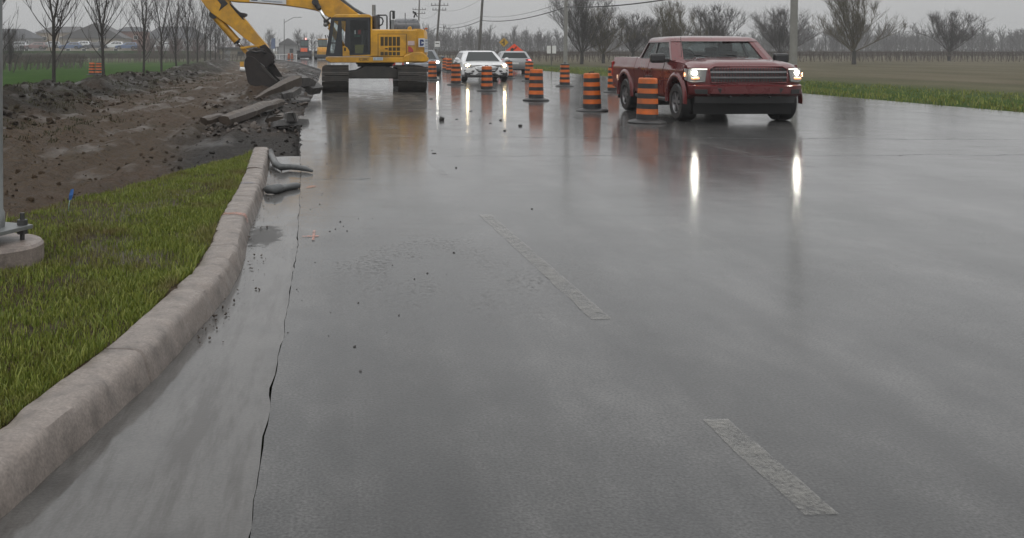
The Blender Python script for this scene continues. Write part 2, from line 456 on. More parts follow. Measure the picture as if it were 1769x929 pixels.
def dry(x, y):
    if x < 0:
        return interp(y, [120, 160, 210], [0, .15, 1.0]) if x > -400 else 1
    b = xr(min(y, 290)); return interp(x-b, [0.3, 1.2, 7, 12], [.55, .12, .2, .95]) if y < 130 else 1.0
tag(grid_mesh('ground', axis_vals(-1600, 1600, 1.6, 120, 8), axis_vals(-30, 1600, 1.4, 90, 20), ground_z, M['ground'], {'dry': dry}), kind='structure')

# ------------------------------------------------------------------ road
def road_strip(name, xa, xb, ylist, z, mat, n=10):
    vs, fs = [], []
    for y in ylist:
        a, b = xa(y), xb(y)
        for i in range(n+1): vs.append((lerp(a, b, i/n), y, z if not callable(z) else z(lerp(a, b, i/n), y)))
    for j in range(len(ylist)-1):
        for i in range(n):
            k = j*(n+1)+i; fs.append((k, k+1, k+n+2, k+n+1))
    return MB().add(vs, fs).build(name, mat, smooth=True, recalc=False)
yl = [-6 + .5*i for i in range(13)] + [.6 + .12*i for i in range(330)] + [40.5 + 2*i for i in range(130)]
def xe_cut(y):   # broken saw cut edge
    return xe(max(y, 1.0)) + (.020*nz(y*2.2, 3.1) + .010*nz(y*9, 7.7))*(1 if y < 14 else 2.4)
rd = road_strip('road', xe_cut, lambda y: xr(max(y, 1)), yl, 0.0, M['road'], 14)
# give the pavement its thickness along the cut
vs, fs = [], []
for y in yl: vs += [(xe_cut(y), y, -.001), (xe_cut(y)+.03*nz(y*5, 1.7)-.015, y, -.12), (xe_cut(y)-.02, y, -.30)]
for j in range(len(yl)-1):
    for i in range(2): k = j*3+i; fs.append((k, k+3, k+4, k+1))
tag(MB().add(vs, fs).build('road_cut_edge', M['asphalt_chunk'], smooth=True), kind='structure')
tag(rd, kind='structure')
gy = [.8 + .1*i for i in range(146)]
def gut_end(y): return 0
tag(road_strip('gutter', lambda y: xk(y)-.06, lambda y: xe_cut(y)-.003-.016*max(0, nz(y*2.6, 2.2)), [y for y in gy if y < 15.3], lambda x, y: -.002 - .01*sstep(.3, 0, x-xk(y)), M['gutter'], 6), kind='structure')
# painted lines, worn
M['faint_line'] = worn_paint('faint_worn_paint', (.22, .215, .205), .50, .68)
def line_strip(name, p0, p1, w, z=.004, n=40, wear=.3, seed=0, mat='line'):
    m = MB(); p0, p1 = Vector(p0).to_2d(), Vector(p1).to_2d(); d = (p1-p0); L = d.length; d.normalize(); nrm = Vector((-d.y, d.x))
    vs, fs = [], []
    for i in range(n+1):
        t = i/n; c = p0 + d*L*t
        a = w*.5*(1 + wear*nz(t*L*3, seed)); b = w*.5*(1 + wear*nz(t*L*3, seed+9))
        vs += [(*(c+nrm*a), z), (*(c-nrm*b), z)]
    fs = [(2*i, 2*i+1, 2*i+3, 2*i+2) for i in range(n)]
    return tag(m.add(vs, fs).build(name, M[mat], recalc=False), kind='structure')
line_strip('road_marking', gp(1040, 552), gp(838, 371), .125, seed=1, wear=.22, n=90)
line_strip('road_marking', gp(1420, 890), gp(1235, 725), .125, seed=2, wear=.22, n=90)
line_strip('road_marking', gp(772, 306), gp(742, 276), .12, seed=3, wear=.6, mat='faint_line')
line_strip('road_marking', gp(1420, 292), gp(930, 189), .14, seed=4, mat='faint_line')
line_strip('road_marking', gp(1000, 180), gp(905, 157), .16, seed=5, mat='faint_line')
line_strip('road_marking', gp(1060, 165), gp(985, 146), .2, seed=6, mat='faint_line')
line_strip('road_marking', gp(1769, 214), gp(1110, 139), .16, seed=7, mat='faint_line')

# ------------------------------------------------------------------ excavated soil and berm
def crest(y): return 9.0 + .012*min(y, 90) + .35*nz(y*.11, 4.4)
def soil_z(x, y):
    u = xe(y) - x; c = crest(y)
    base = interp(u, [-.2, .15, .7, 2.2, 4.5, c-2.6, c-1.0, c-.2, c+.5, c+1.6, c+3.2, c+6], [-.30, -.13, -.12, -.22, -.30, -.22, .02, .22, .20, -.12, -.52, -.62])
    amp = interp(u, [0, 1, 4, c-2, c-.6, c+1, c+3], [.02, .07, .11, .19, .34, .30, .02])
    hump = interp(y, [20, 30, 37, 48, 60, 72, 90, 130], [.25, .30, .02, .12, -.12, .12, .12, 0])*sstep(c-2.6, c-.3, u)*sstep(c+2.8, c+.6, u)
    n = nz(x*.55, y*.38, 1.3) + .55*nz(x*1.5, y*1.1, 5.1) + .3*nz(x*3.7, y*3.1, 8.8) + .17*nz(x*8.1, y*6.3, 2.8)
    z = base + hump + amp*n
    # ruts left by the bucket, running along the road
    z += (.05*math.sin(u*5.2 + 2*nz(x*.4, y*.15)) + .035*math.sin(u*11 + y*.25 + 3*nz(x*.3, y*.1)))*sstep(.5, 1.5, u)*sstep(7.5, 5, u)
    if y < 16.5:  # lower under the lawn
        z -= .25*sstep(0.5, -.6, lawn_dist(x, y))*sstep(16.5, 14.5, y)
    # spoil the broken slabs and the bucket rest on
    z += (.17*math.exp(-((u-1.4)/1.0)**2 - ((y-26)/4.5)**2) + .20*math.exp(-((u-1.9)/1.1)**2 - ((y-32)/2.2)**2) + .26*math.exp(-((u-2.2)/1.2)**2 - ((y-40)/2.2)**2))*sstep(.15, .7, u)
    # heap between the bucket and the far pavement
    z += .45*math.exp(-((u-1.6)/1.3)**2 - ((y-62)/16)**2) + .5*math.exp(-((u-3.2)/2.2)**2 - ((y-48)/7)**2)
    return z
LN0, LN1 = Vector((-1.36, 15.1)), Vector((-3.3, 9.3))
LD = (LN1-LN0).normalized(); LNN = Vector((LD.y, -LD.x))   # points to the soil side
if LNN.x > 0: LNN = -LNN
def lawn_dist(x, y):
    return (Vector((x, y)) - LN0).dot(LNN) + .10*nz(x*2.2, y*2.2, 3.3) + .06*nz(x*6, y*6)
us = []
u = -.1
while u < 15.5: us.append(u); u += .09 if u < 11.5 else .3
ys = []; y = 1.0
while y < 150: ys.append(y); y += .09 + .0042*y
soil = grid_mesh('dirt_bank', us, ys, soil_z, M['soil'],
    {'top': lambda x, y: sstep(crest(y)-3.2, crest(y)-1.2, xe(y)-x + .8*nz(x*.8, y*.5)),
     'gravel': lambda x, y: sstep(3.2, 1.4, xe(y)-x + .9*nz(x*.7, y*.3, 2.0))}, mapx=lambda u, y: xe(y)-u)
tag(soil, kind='structure')
# lawn wedge behind the kerb
def lawn_z(x, y):
    d = lawn_dist(x, y)
    z = .125 - .022*max(0, xk(y)-.2-x) + .03*nz(x*1.3, y*1.3, 2) + .012*nz(x*5, y*5)
    return z - .55*sstep(-.25, .55, d) - .5*sstep(14.9, 15.6, y)
lawn = grid_mesh('lawn', [-.17 - .07*i for i in range(95)], [.8 + .08*i for i in range(186)], lawn_z, M['soil'], {'top': lambda x, y: .25},
    keep=lambda x, y: lawn_dist(x, y) < .5, mapx=lambda u, y: xk(y)+u)
tag(lawn, kind='structure')
# grass blades
def blades(name, mat, pts, hmin, hmax, wd, seed, parent=None):
    rng = np.random.default_rng(seed); P = np.array(pts, dtype=np.float32); n = len(P)
    a = rng.uniform(0, 2*PI, n); h = rng.uniform(hmin, hmax, n)*rng.uniform(.6, 1.15, n); lean = rng.uniform(.1, .75, n)*h; la = rng.uniform(0, 2*PI, n)
    w_ = wd*rng.uniform(.6, 1.3, n)
    dx, dy = np.cos(a)*w_, np.sin(a)*w_
    lx, ly = np.cos(la)*lean, np.sin(la)*lean
    V = np.empty((n, 5, 3), dtype=np.float32)
    V[:, 0] = P + np.stack([-dx, -dy, np.full(n, -.02)], 1)
    V[:, 1] = P + np.stack([dx, dy, np.full(n, -.02)], 1)
    V[:, 2] = P + np.stack([lx*.35+dx*.8, ly*.35+dy*.8, h*.55], 1)
    V[:, 3] = P + np.stack([lx*.35-dx*.8, ly*.35-dy*.8, h*.55], 1)
    V[:, 4] = P + np.stack([lx, ly, h*.95], 1)
    me = bpy.data.meshes.new(name)
    me.vertices.add(n*5); me.vertices.foreach_set('co', V.reshape(-1))
    base = (np.arange(n)*5)[:, None]
    loops = np.concatenate([base+np.array([[0, 1, 2, 3]]), base+np.array([[3, 2, 4]])], 1).reshape(-1)
    me.loops.add(n*7); me.loops.foreach_set('vertex_index', loops.astype(np.int32))
    st = (np.arange(n)*7)[:, None] + np.array([[0, 4]])
    me.polygons.add(n*2); me.polygons.foreach_set('loop_start', st.reshape(-1).astype(np.int32))
    me.update(); me.validate(); me.materials.append(mat)
    o = bpy.data.objects.new(name, me); COL.objects.link(o)
    if parent: o.parent = parent
    return o
random.seed(4)
pts = []
while len(pts) < 80000:
    y = 2.0 + 13.2*random.random()**1.25; x = xk(y) - .265 - random.random()*random.random()*5.6
    d = lawn_dist(x, y)
    if d > .05 or (x+2.9)**2 + (y-7.2)**2 < .2 or x < -.353*y - .7: continue
    dens = .30 + .70*sstep(-.22, .22, nz(x*1.6, y*1.6, 7) + .5*nz(x*4, y*4, 2))
    if random.random() > dens: continue
    pts.append((x, y, lawn_z(x, y)))
tag(blades('grass', M['blade'], pts, .020, .056, .0029, 5), kind='stuff')
pts = []
while len(pts) < 2600:   # longer tufts hanging over the kerb edge and in clumps
    y = 2.0 + 13*random.random(); e = random.random()
    x = xk(y) - .26 - abs(random.gauss(0, .09)) if e < .55 else xk(y)-.3-random.random()*4
    if lawn_dist(x, y) > 0 or nz(x*2.4, y*2.4, 1) < .05: continue
    pts.append((x, y, lawn_z(x, y)))
tag(blades('grass', M['blade'], pts, .05, .11, .0036, 6), kind='stuff')
pts = []
while len(pts) < 9000:
    y = 14 + 60*random.random()**1.5; u = crest(y) - 4.2 + random.random()*5.0; x = xe(y)-u
    if nz(x*1.0, y*.55, 2.2) < .12: continue
    pts.append((x, y, soil_z(x, y)))
tag(blades('turf_scraps', M['tuft'], pts, .03, .085, .014, 8), kind='stuff')
# clods lying all over the spoil
def clods(name, n, seed, mat, place):
    random.seed(seed); ico = MB().sphere((0, 0, 0), 1, 1); m = MB()
    for i in range(n):
        p, r = place(); rot = Matrix.Rotation(random.random()*6.28, 3, Vector((random.random()-.5, random.random()-.5, random.random())).normalized())
        sc = Vector((1, .55+.5*random.random(), .4+.35*random.random()))
        vs = []
        for q in ico.v:
            q = Vector(q); q = q*(1 + .35*nz(q.x*2+i, q.y*2, q.z*2)); q = Vector((q.x*sc.x, q.y*sc.y, q.z*sc.z)); q = rot @ q
            vs.append(p + q*r)
        m.add(vs, ico.f)
    o = m.build(name, mat, smooth='auto', angle=50)
    for k, f in (('top', lambda x, y: sstep(crest(y)-3.2, crest(y)-1.2, xe(y)-x)), ('gravel', lambda x, y: sstep(3.2, 1.4, xe(y)-x))):
        a = o.data.attributes.new(k, 'FLOAT', 'POINT'); a.data.foreach_set('value', [f(v.co.x, v.co.y) for v in o.data.vertices])
    return o
def soil_spot():
    y = 6 + 62*random.random()**1.7; u = random.random()*10.4; x = xe(y)-u
    while lawn_dist(x, y) < .05 and y < 15.5:
        y = 6 + 62*random.random()**1.7; u = random.random()*10.4; x = xe(y)-u
    r = .010 + (.085 if u > 6.3 else .050)*random.random()**3.2*(1 + .6*(u > 6.3))
    return Vector((x, y, soil_z(x, y)+r*.2)), r
tag(clods('dirt_clumps', 5200, 3, M['soil'], soil_spot), kind='stuff')
def road_crumb():
    t = random.random()
    if t < .45: y = 5 + 20*random.random(); x = xe(y) + abs(random.gauss(0, .5))
    else: y = 16 + 15*random.random(); x = -1 + 9*random.random()
    r = .003 + .010*random.random()**2.5
    return Vector((x, y, r*.3)), r
def silt_crumb():
    y = 5.5 + 9*random.random()**1.3; x = xk(y) + .01 + abs(random.gauss(0, .09)); r = .003 + .011*random.random()**3
    return Vector((x, y, r*.3)), r
tag(clods('gravel_crumbs', 170, 31, M['slab'], silt_crumb), kind='stuff')
tag(clods('gravel_crumbs', 300, 12, M['asphalt_chunk'], road_crumb), kind='stuff')

# rough grass on the right verge
random.seed(77); pts = []
while len(pts) < 16000:
    y = 18 + 75*random.random()**1.3; x = xr(y) + .25 + 8.0*random.random()**1.4
    if nz(x*.8, y*.5, 4) < -.25: continue
    pts.append((x, y, ground_z(x, y)))
tag(blades('verge_grass', M['blade'], pts, .06, .16, .012, 9), kind='stuff')
# ------------------------------------------------------------------ kerb
def kerb_ring(y, dz=0.0):
    x = xk(y); w = .205; h = .15
    x2 = xk(y+.05); t = Vector((x2-x, .05)).normalized(); nx = Vector((-t.y, t.x))   # to the left
    c = Vector((x, y))
    prof = [(0, -.25), (0.0, .0), (.018, .07), (.03, .118), (.048, .143), (.075, .152), (.5*w+.04, .153), (w+.03, .150), (w+.05, .135), (w+.055, -.25)]
    chip = .05*max(0, nz(y*5.5, 5.5)-.22) + .02*max(0, nz(y*14, 2.5)-.2); chip2 = .05*max(0, nz(y*4.5, 9.5)-.25)
    prof = [(a + (chip*.7 if 2 <= i <= 5 else 0), b - (chip*.8 if 3 <= i <= 5 else (chip2 if 7 <= i <= 8 else 0))) for i, (a, b) in enumerate(prof)]
    return [(c.x+nx.x*a + .006*nz(y*4, a*20) + .003*nz(y*15, a*40), c.y+nx.y*a, b + dz + (.005*nz(y*5, a*30, 3) + .003*nz(y*16, a*40, 6) if b > 0 else 0)) for a, b in prof]
def kerb_piece(name, y0, y1, label, dz=0.0):
    n = max(6, int((y1-y0)/.035)); m = MB()
    ys_k = sorted([lerp(y0, y1, i/n) for i in range(n+1)] + [j+e for j in (2.4, 4.9, 7.55, 10.1) if y0 < j < y1 for e in (-.014, -.006, .006, .014)])
    jn = lambda y: .984 if any(abs(y-j) < .008 for j in (2.4, 4.9, 7.55, 10.1)) else 1
    m.loft([[(xk(y)-.12 + (p[0]-xk(y)+.12)*(jn(y) if jn(y) == 1 else .93), p[1], p[2]*jn(y) - (0 if jn(y) == 1 else .010)) for p in kerb_ring(y, dz)] for y in ys_k])
    o = m.build(name, M['kerb'], smooth='auto', angle=40)
    return tag(o, label, 'kerb')
kb = kerb_piece('concrete_kerb', .85, 11.93, 'long pale concrete kerb curving beside the lawn, striped with orange and blue paint')
kb2 = kerb_piece('concrete_kerb', 12.03, 12.48, 'short cracked block of concrete kerb between the long kerb and the kerb end', -.012)
kb3 = kerb_piece('concrete_kerb', 12.53, 15.1, 'far end of the concrete kerb beside the grey drain hose, broken off at the dirt')
kb['group'] = kb2['group'] = kb3['group'] = 'concrete kerb sections along the lawn'
M['orange_spray'] = worn_paint('orange_spray_paint', (.46, .14, .07), .36, .54)
M['blue_spray'] = worn_paint('blue_spray_paint', (.14, .19, .30), .34, .54)
def kerb_stripe(y0, wd, mat):
    r0 = [Vector(p) for p in kerb_ring(y0)][2:9]; r1 = [Vector(p) for p in kerb_ring(y0+wd)][2:9]
    up = lambda p, i: (p.x + (.004 if i < 3 else 0), p.y, p.z + (.004 if i >= 2 else .002))
    vs = [up(p, i) for i, p in enumerate(r0)] + [up(p, i) for i, p in enumerate(r1)]
    return MB().add(vs, [(i, i+1, i+8, i+7) for i in range(6)]).build('paint_stripe', mat, kb)
kerb_stripe(8.92, .11, M['orange_spray']); kerb_stripe(11.0, .10, M['blue_spray'])
def spray(name, pts, wd, mat, z=.005):
    m = MB(); vs = []; n = len(pts)
    for i, p in enumerate(pts):
        t = (Vector(pts[min(i+1, n-1)]) - Vector(pts[max(i-1, 0)])).to_2d().normalized(); q = Vector((-t.y, t.x))*wd*.5*(1+.5*nz(i*1.3, wd*90))
        vs += [(p[0]+q.x, p[1]+q.y, z), (p[0]-q.x, p[1]-q.y, z)]
    return tag(m.add(vs, [(2*i, 2*i+1, 2*i+3, 2*i+2) for i in range(n-1)]).build(name, mat, recalc=False), kind='structure')
def sub(a, b, n): return [a.lerp(b, i/n) for i in range(n+1)]
spray('road_marking', sub(gp(522, 409), gp(551, 408), 8), .05, M['orange_spray'])
spray('road_marking', sub(gp(541, 416), gp(543, 399), 8), .022, M['orange_spray'], .009)
spray('road_marking', sub(gp(532, 325), gp(543, 321), 6), .07, M['orange_spray'])

# ------------------------------------------------------------------ drain hoses on the gutter
M['hose'] = simple('grey_hose_cloth', (.085, .090, .092), .55, var=.3, scale=25, coat=.3, bmp=.006)
def gz(px, py, z=0.0): return gp(px, py, z)
h1 = MB().tube([Vector((-1.16, 14.9, .12)), Vector((-1.11, 14.4, .09)), gz(476, 283, .06), gz(486, 289, .055), gz(500, 288, .05), gz(515, 289, .05), gz(528, 291, .045), gz(539, 295, .03)],
    [.03, .05, .052, .045, .040, .038, .036, .018], 12)
tag(h1.build('drain_hose', M['hose'], smooth=True), 'long bent grey hose drooping over the kerb end onto the pavement', 'hose', 'grey hoses lying on the gutter')
h2 = MB().tube([gz(457, 326, .03), gz(463, 327, .045), gz(473, 327, .048), gz(481, 325, .05), gz(487, 325, .037), gz(496, 323, .034), gz(507, 321, .036), gz(515, 320, .033), gz(518, 320, .03)],
    [.02, .05, .055, .058, .040, .036, .038, .034, .012], 12)
tag(h2.build('drain_hose', M['hose'], smooth=True), 'short lumpy grey hose lying flat across the gutter against the kerb', 'hose', 'grey hoses lying on the gutter')

# ------------------------------------------------------------------ blue marker flag
M['flag_blue'] = simple('blue_flag', (.030, .115, .34), .6, var=.2); M['flag_stem'] = simple('pale_blue_stem', (.25, .36, .36), .5)
b0 = gp(118, 364, .09)
fl = thing('marker_flag', 'small blue marker flag on a thin stem in the lawn edge', 'marker flag', b0)
MB().tube([(0, 0, -.05), (.006, 0, .06), (.022, 0, .135)], .0045, 6).build('stem', M['flag_stem'], fl, smooth=True)
MB().loft([[(.006, -.004, .105), (.030, -.004, .108), (.030, .004, .108), (.006, .004, .105)], [(.010, -.014, .15), (.046, -.006, .152), (.046, .002, .152), (.010, -.006, .15)], [(.024, -.004, .205), (.050, .008, .212), (.050, .016, .212), (.024, .004, .205)]]).build('flag', M['flag_blue'], fl)

# ------------------------------------------------------------------ street light base at the left edge
M['galv'] = simple('galvanised_steel', (.24, .25, .25), .45, .6, var=.2, scale=5); M['bolt'] = simple('dark_bolt_steel', (.10, .10, .10), .5, .7)
PB = Vector((-2.625, 7.2, .035))
lp = thing('light_pole', 'grey steel light pole bolted to a round concrete pier in the lawn', 'light pole', PB)
MB().lathe([(.0, -.3), (.385, -.3), (.390, .10), (.388, .185), (.372, .205), (.0, .212)], 40).build('concrete_pier', M['pier'], lp, smooth='auto')
MB().box((0, 0, .30), (.44, .44, .03), Matrix.Rotation(R(-24), 3, 'Z')).build('base_plate', M['galv'], lp, bev=.004)
for a in range(4):
    an = R(45+90*a-24)
    bo = MB().lathe([(.018, 0), (.018, .20)], 10, c=(.235*math.cos(an), .235*math.sin(an), .205)); bo.lathe([(.040, 0), (.040, .04)], 6, c=(.235*math.cos(an), .235*math.sin(an), .315)); bo.lathe([(.040, 0), (.040, .035)], 6, c=(.235*math.cos(an), .235*math.sin(an), .25))
    bo.build('anchor_bolt', M['bolt'], lp, smooth='auto')
MB().lathe([(.115, .315), (.115, .42), (.103, .44), (.100, 1.0), (.075, 8.5)], 24).build('pole', M['galv'], lp, smooth='auto')

# ------------------------------------------------------------------ lumps of dirt on the wet road
spots = [(763, 208, 4.4, 1.0, 'largest round lump of dark dirt on the wet road, beside the left headlight reflection'), (865, 208, 3.3, .45, 'flat dark lump on the wet road between the two headlight reflections and the drum row'),
    (899, 218, 3.3, .6, 'dark lump on the wet road nearest the drum beside the pickup side'), (872, 226, 3.0, .45, 'dark lump lying just below the right headlight reflection'),
    (847, 213, 2.6, .3, 'thin flat crumb of dirt left of the right headlight reflection'), (788, 290, 1.5, .8, 'tiny dark pebble alone in the middle of the wet lane'),
    (750, 265, 5.0, .14, 'long flat smear of mud below the yellow reflection'), (789, 206, 2.4, .3, 'small crumb just right of the largest dirt lump'),
    (745, 171, 4.0, .22, 'flat muddy scrap beside the right track of the digger'), (919, 361, 1.6, .7, 'lone dark pebble on the wet road right of the dashed line'),
    (813, 192, 3.0, .25, 'flat crumb inside the middle headlight reflection'), (829, 207, 1.6, .4, 'tiny crumb between the dirt lumps in front of the white car')]
M['clod'] = simple('dark_wet_dirt', (.022, .020, .018), .55, var=.4, scale=30)
for i, (px, py, hw, fl_, lab) in enumerate(spots):
    p = gp(px, py); r = hw*p.y/F
    o = MB().sphere((0, 0, 0), r, 2, .35, i+1, (1, .9, fl_)).build('dirt_lump', M['clod'], smooth=True); o.location = (p.x, p.y, r*fl_*.6)
    o.rotation_euler = (0, 0, i*1.3)
    tag(o, lab, 'dirt lump', 'lumps of dirt on the wet road')

# ------------------------------------------------------------------ broken kerb slabs in front of the bucket
def slab(name, pts, mat, label, prof, cat='broken kerb', jit=.03, seed=0, sc=None, group='broken concrete and asphalt by the bucket'):
    """a length of broken kerb: outline prof (across, up) carried along pts, with ragged ends"""
    m = MB(); rings = []; n = len(pts)
    P = [Vector(p) for p in pts]
    dense = []
    for i in range(n-1):
        for k in range(5): dense.append(P[i].lerp(P[i+1], k/5))
    dense.append(P[-1])
    for i, p in enumerate(dense):
        t = (dense[min(i+1, len(dense)-1)] - dense[max(i-1, 0)]).normalized()
        side = t.cross(Vector((0, 0, 1))).normalized(); up = side.cross(t)
        e = (1.0 if 0 < i < len(dense)-1 else .92)*(interp(i/(len(dense)-1), [k/(n-1) for k in range(n)], sc) if sc else 1)
        rings.append([p + side*a*e + up*b*e + Vector((jit*nz(i*.33, a*7, seed), jit*nz(i*.33, b*7+4, seed), .7*jit*nz(i*.3, a*5+b*5, seed+5))) + t*(0 if 0 < i < len(dense)-1 else .10*nz(a*6, b*6, seed)) for a, b in prof])
    m.loft(rings)
    return tag(m.build(name, mat, smooth='auto', angle=30), label, cat, group)
K1 = [(-.17, -.10), (.20, -.13), (.22, .03), (.15, .12), (.02, .16), (-.12, .15), (-.18, .09)]
K2 = [(-.16, -.07), (.20, -.08), (.21, .04), (.02, .09), (-.14, .08)]
slab('kerb_slab', [gp(387, 208, .08), gp(425, 194, .14), gp(462, 182, .17), gp(484, 176, .10)], M['slab'], 'long cracked kerb slab lying on the dirt below the bucket', K1, seed=1, jit=.045, sc=[.72, .74, .78, .62])
slab('kerb_slab', [gp(351, 209, .02), gp(368, 205, .05), gp(386, 202, .07)], M['slab'], 'short kerb block broken off at the left end of the long slab', [(a*.6, b*.6) for a, b in K1], seed=2)
slab('kerb_slab', [at(440, 170, 31.0), at(465, 157, 31.6), at(490, 146, 32.4), at(511, 137, 33.0)], M['slab'], 'dark kerb slab tilted up on end in front of the bucket teeth', [(-.16, -.16), (.2, -.16), (.22, .08), (.02, .12), (-.15, .10)], seed=3, jit=.03, sc=[.25, .6, 1.05, 1.25])
slab('kerb_slab', [at(512, 139, 33.2), at(525, 139, 33.4), at(538, 147, 33.6), at(549, 156, 33.4)], M['asphalt_chunk'], 'arched dark slab leaning down onto the pavement edge', [(-.22, -.16), (.3, -.18), (.32, .10), (.02, .15), (-.22, .13)], seed=4, jit=.025)
slab('asphalt_slab', [at(487, 163, 31.5), at(500, 160, 31.6), at(514, 152, 32.2)], M['asphalt_chunk'], 'small grey chunk wedged under the arched slab', [(-.12, -.16), (.14, -.16), (.13, .03), (-.1, .05)], 'broken asphalt', seed=5, jit=.05)
slab('asphalt_slab', [gp(473, 206, .0), gp(488, 203, .08), gp(500, 200, .11)], M['slab'], 'flat grey slab beside the dark asphalt chunks at the cut edge', [(-.3, -.08), (.2, -.1), (.22, .03), (-.26, .06)], 'broken asphalt', seed=6, jit=.04)
slab('asphalt_slab', [gp(484, 214, -.02), gp(500, 210, .06), gp(521, 207, .07)], M['asphalt_chunk'], 'dark asphalt chunk lying against the cut pavement edge', [(-.22, -.08), (.25, -.08), (.22, .05), (.0, .09), (-.2, .04)], 'broken asphalt', seed=7, jit=.06)
slab('asphalt_slab', [gp(497, 202, .12), gp(503, 201, .2), gp(508, 203, .12)], M['asphalt_chunk'], 'pointed asphalt fragment standing on the dark chunk', [(-.12, -.1), (.12, -.1), (.08, .08), (-.06, .1)], 'broken asphalt', seed=8, jit=.05)
def soil_clod(): 
    px = 350+190*random.random(); py = 160+70*random.random(); p = gp(px, py, -.1); r = .03+.10*random.random()**2
    return Vector((p.x, p.y, soil_z(p.x, p.y)+r*.3)), r
tag(clods('rubble', 170, 44, M['slab'], soil_clod), kind='stuff')
# white pipe and yellow stake
M['white_plastic'] = simple('white_plastic', (.62, .64, .64), .4, var=.08, dirt=(.3, .28, .25), dirt_amt=.4)
M['yellow_paint'] = simple('machine_yellow', (.66, .335, .010), .38, var=.12, scale=2.5, coat=.25, dirt=(.17, .10, .035), dirt_amt=.85)
pc = Vector((-8.05, 78.2, .02))
m = MB()
m.lathe([(.18, -.47), (.19, -.45), (.19, .45), (.18, .47), (.14, .47), (.14, -.4)], 18, 'x')
o = m.build('pipe', M['white_plastic'], smooth='auto'); o.location = pc; o.rotation_euler = (0, R(6), R(-8))
tag(o, 'short white plastic pipe lying on the dirt left of the bucket', 'pipe')
sk = thing('survey_stake', 'yellow topped stake standing behind the white pipe', 'stake', (-8.62, 80.5, -.25))
MB().box((0, 0, .2), (.14, .05, .6)).build('post', M['soil'], sk); MB().box((0, 0, .68), (.32, .08, .42)).build('head', M['yellow_paint'], sk, bev=.01)

# ------------------------------------------------------------------ traffic drums
M['drum_orange'] = simple('drum_orange', (.66, .140, .016), .48, var=.12, scale=5, coat=.08, dirt=(.13, .075, .05), dirt_amt=.75, obj=False)
M['drum_black'] = simple('drum_black', (.018, .019, .022), .5, var=.3, scale=6, dirt=(.05, .045, .04), dirt_amt=.5, obj=False); M['rubber'] = simple('black_rubber', (.024, .024, .025), .6, var=.3, scale=6, coat=.3)
M['drum_lamp'] = simple('drum_lamp_housing', (.03, .03, .03), .4)
DH = 1.02
def band(z0, z1):
    ra = lambda z: lerp(.245, .208, z)
    return MB().lathe([(0, z0), (ra(z0), z0), (ra(z1), z1), (0, z1)], 28)
def make_drum():
    d = thing('traffic_drum', '', 'traffic drum')
    MB().lathe([(0, 0), (.42, 0), (.425, .018), (.40, .045), (.34, .065), (.25, .085), (0, .085)], 32).build('rubber_base', M['rubber'], d, smooth='auto')
    bm = MB(); om = MB()
    zs = [.08, .20, .32, .435, .55, .665, .775, .885, .985]
    for i in range(8):
        (bm if i % 2 == 0 else om).v  # alternate black and orange from the bottom
        t = band(zs[i], zs[i+1]); (bm if i % 2 == 0 else om).add(t.v, t.f)
    om.lathe([(0, .985), (.205, .985), (.19, 1.01), (0, 1.015)], 28)
    om.build('orange_bands', M['drum_orange'], d, smooth='auto'); bm.build('black_bands', M['drum_black'], d, smooth='auto')
    MB().tube([(-.09, 0, 1.01), (-.08, 0, 1.045), (.08, 0, 1.045), (.09, 0, 1.01)], .014, 6).build('handle', M['drum_black'], d, smooth=True)
    return d
drum0 = make_drum()
drums = [((1118, 212), 'nearest orange and black drum, standing in front of the red pickup doors', 0, 1.0, 2),
 ((1023, 191.5), 'orange and black drum standing alone left of the red pickup', 0, 1.0, -2), ((926, 173.5), 'orange and black drum third from the pickup, well in front of the grey car', 0, 1.0, 3),
 ((841, 157), 'orange and black drum standing in front of the white car grille', 0, .97, 0), ((787.5, 146.5), 'orange and black drum beside the white car front wheel, with a black top', 1, .97, 0),
 ((747, 138.5), 'orange and black drum next to the right track of the digger', 0, 1.0, 0), ((975.5, 149), 'black topped drum standing below the thick grey utility pole', 1, .96, 0),
 ((914, 140), 'black topped drum by the tail light of the grey car', 1, .97, 3), ((879, 135.5), 'drum half hidden behind the right headlight of the white car', 1, .95, 0),
 ((1060, 159.5), 'black topped drum half hidden behind the pickup tail', 1, .96, 0), ((776, 124.5), 'far drum between the dark car and the white car', 0, .98, 0),
 ((769, 122), 'far drum close to the headlight of the dark car', 0, .98, 0), ((499, 102.5), 'far orange drum on the verge left of the loader', 0, .95, 0), ((504.5, 103), 'far drum touching the left side of the loader', 0, .95, 0)]
def cap(d):
    MB().lathe([(0, 1.0), (.215, .985), (.215, 1.035), (.12, 1.06), (.06, 1.075), (.05, 1.11), (0, 1.115)], 24).build('top_cap', M['drum_lamp'], d, smooth='auto')
for i, ((px, py), lab, cp, s, tilt) in enumerate(drums):
    d = copy_tree(drum0) if i else drum0
    d.location = gp(px, py); d.scale = (s, s, s); d.rotation_euler = (R(.8*nz(i*1.7, 3)*2), R(tilt*.5), i*.7)
    tag(d, lab, group='orange and black traffic drums')
for i, ((px, py), lab, cp, s, tilt) in enumerate(drums):
    if cp: cap([o for o in bpy.data.objects if o.get('label') == lab][0])
for j, (px, lab, cp) in enumerate(((158.5, 'left drum of the pair standing on the green field behind the berm', 0), (170, 'black topped right drum of the pair on the green field behind the berm', 1))):
    d = copy_tree(drum0); d.location = gp(px, 129.5, -.45); d.scale = (1.05, 1.0, 1.0); tag(d, lab, group='orange and black traffic drums')
    if cp: cap(d)

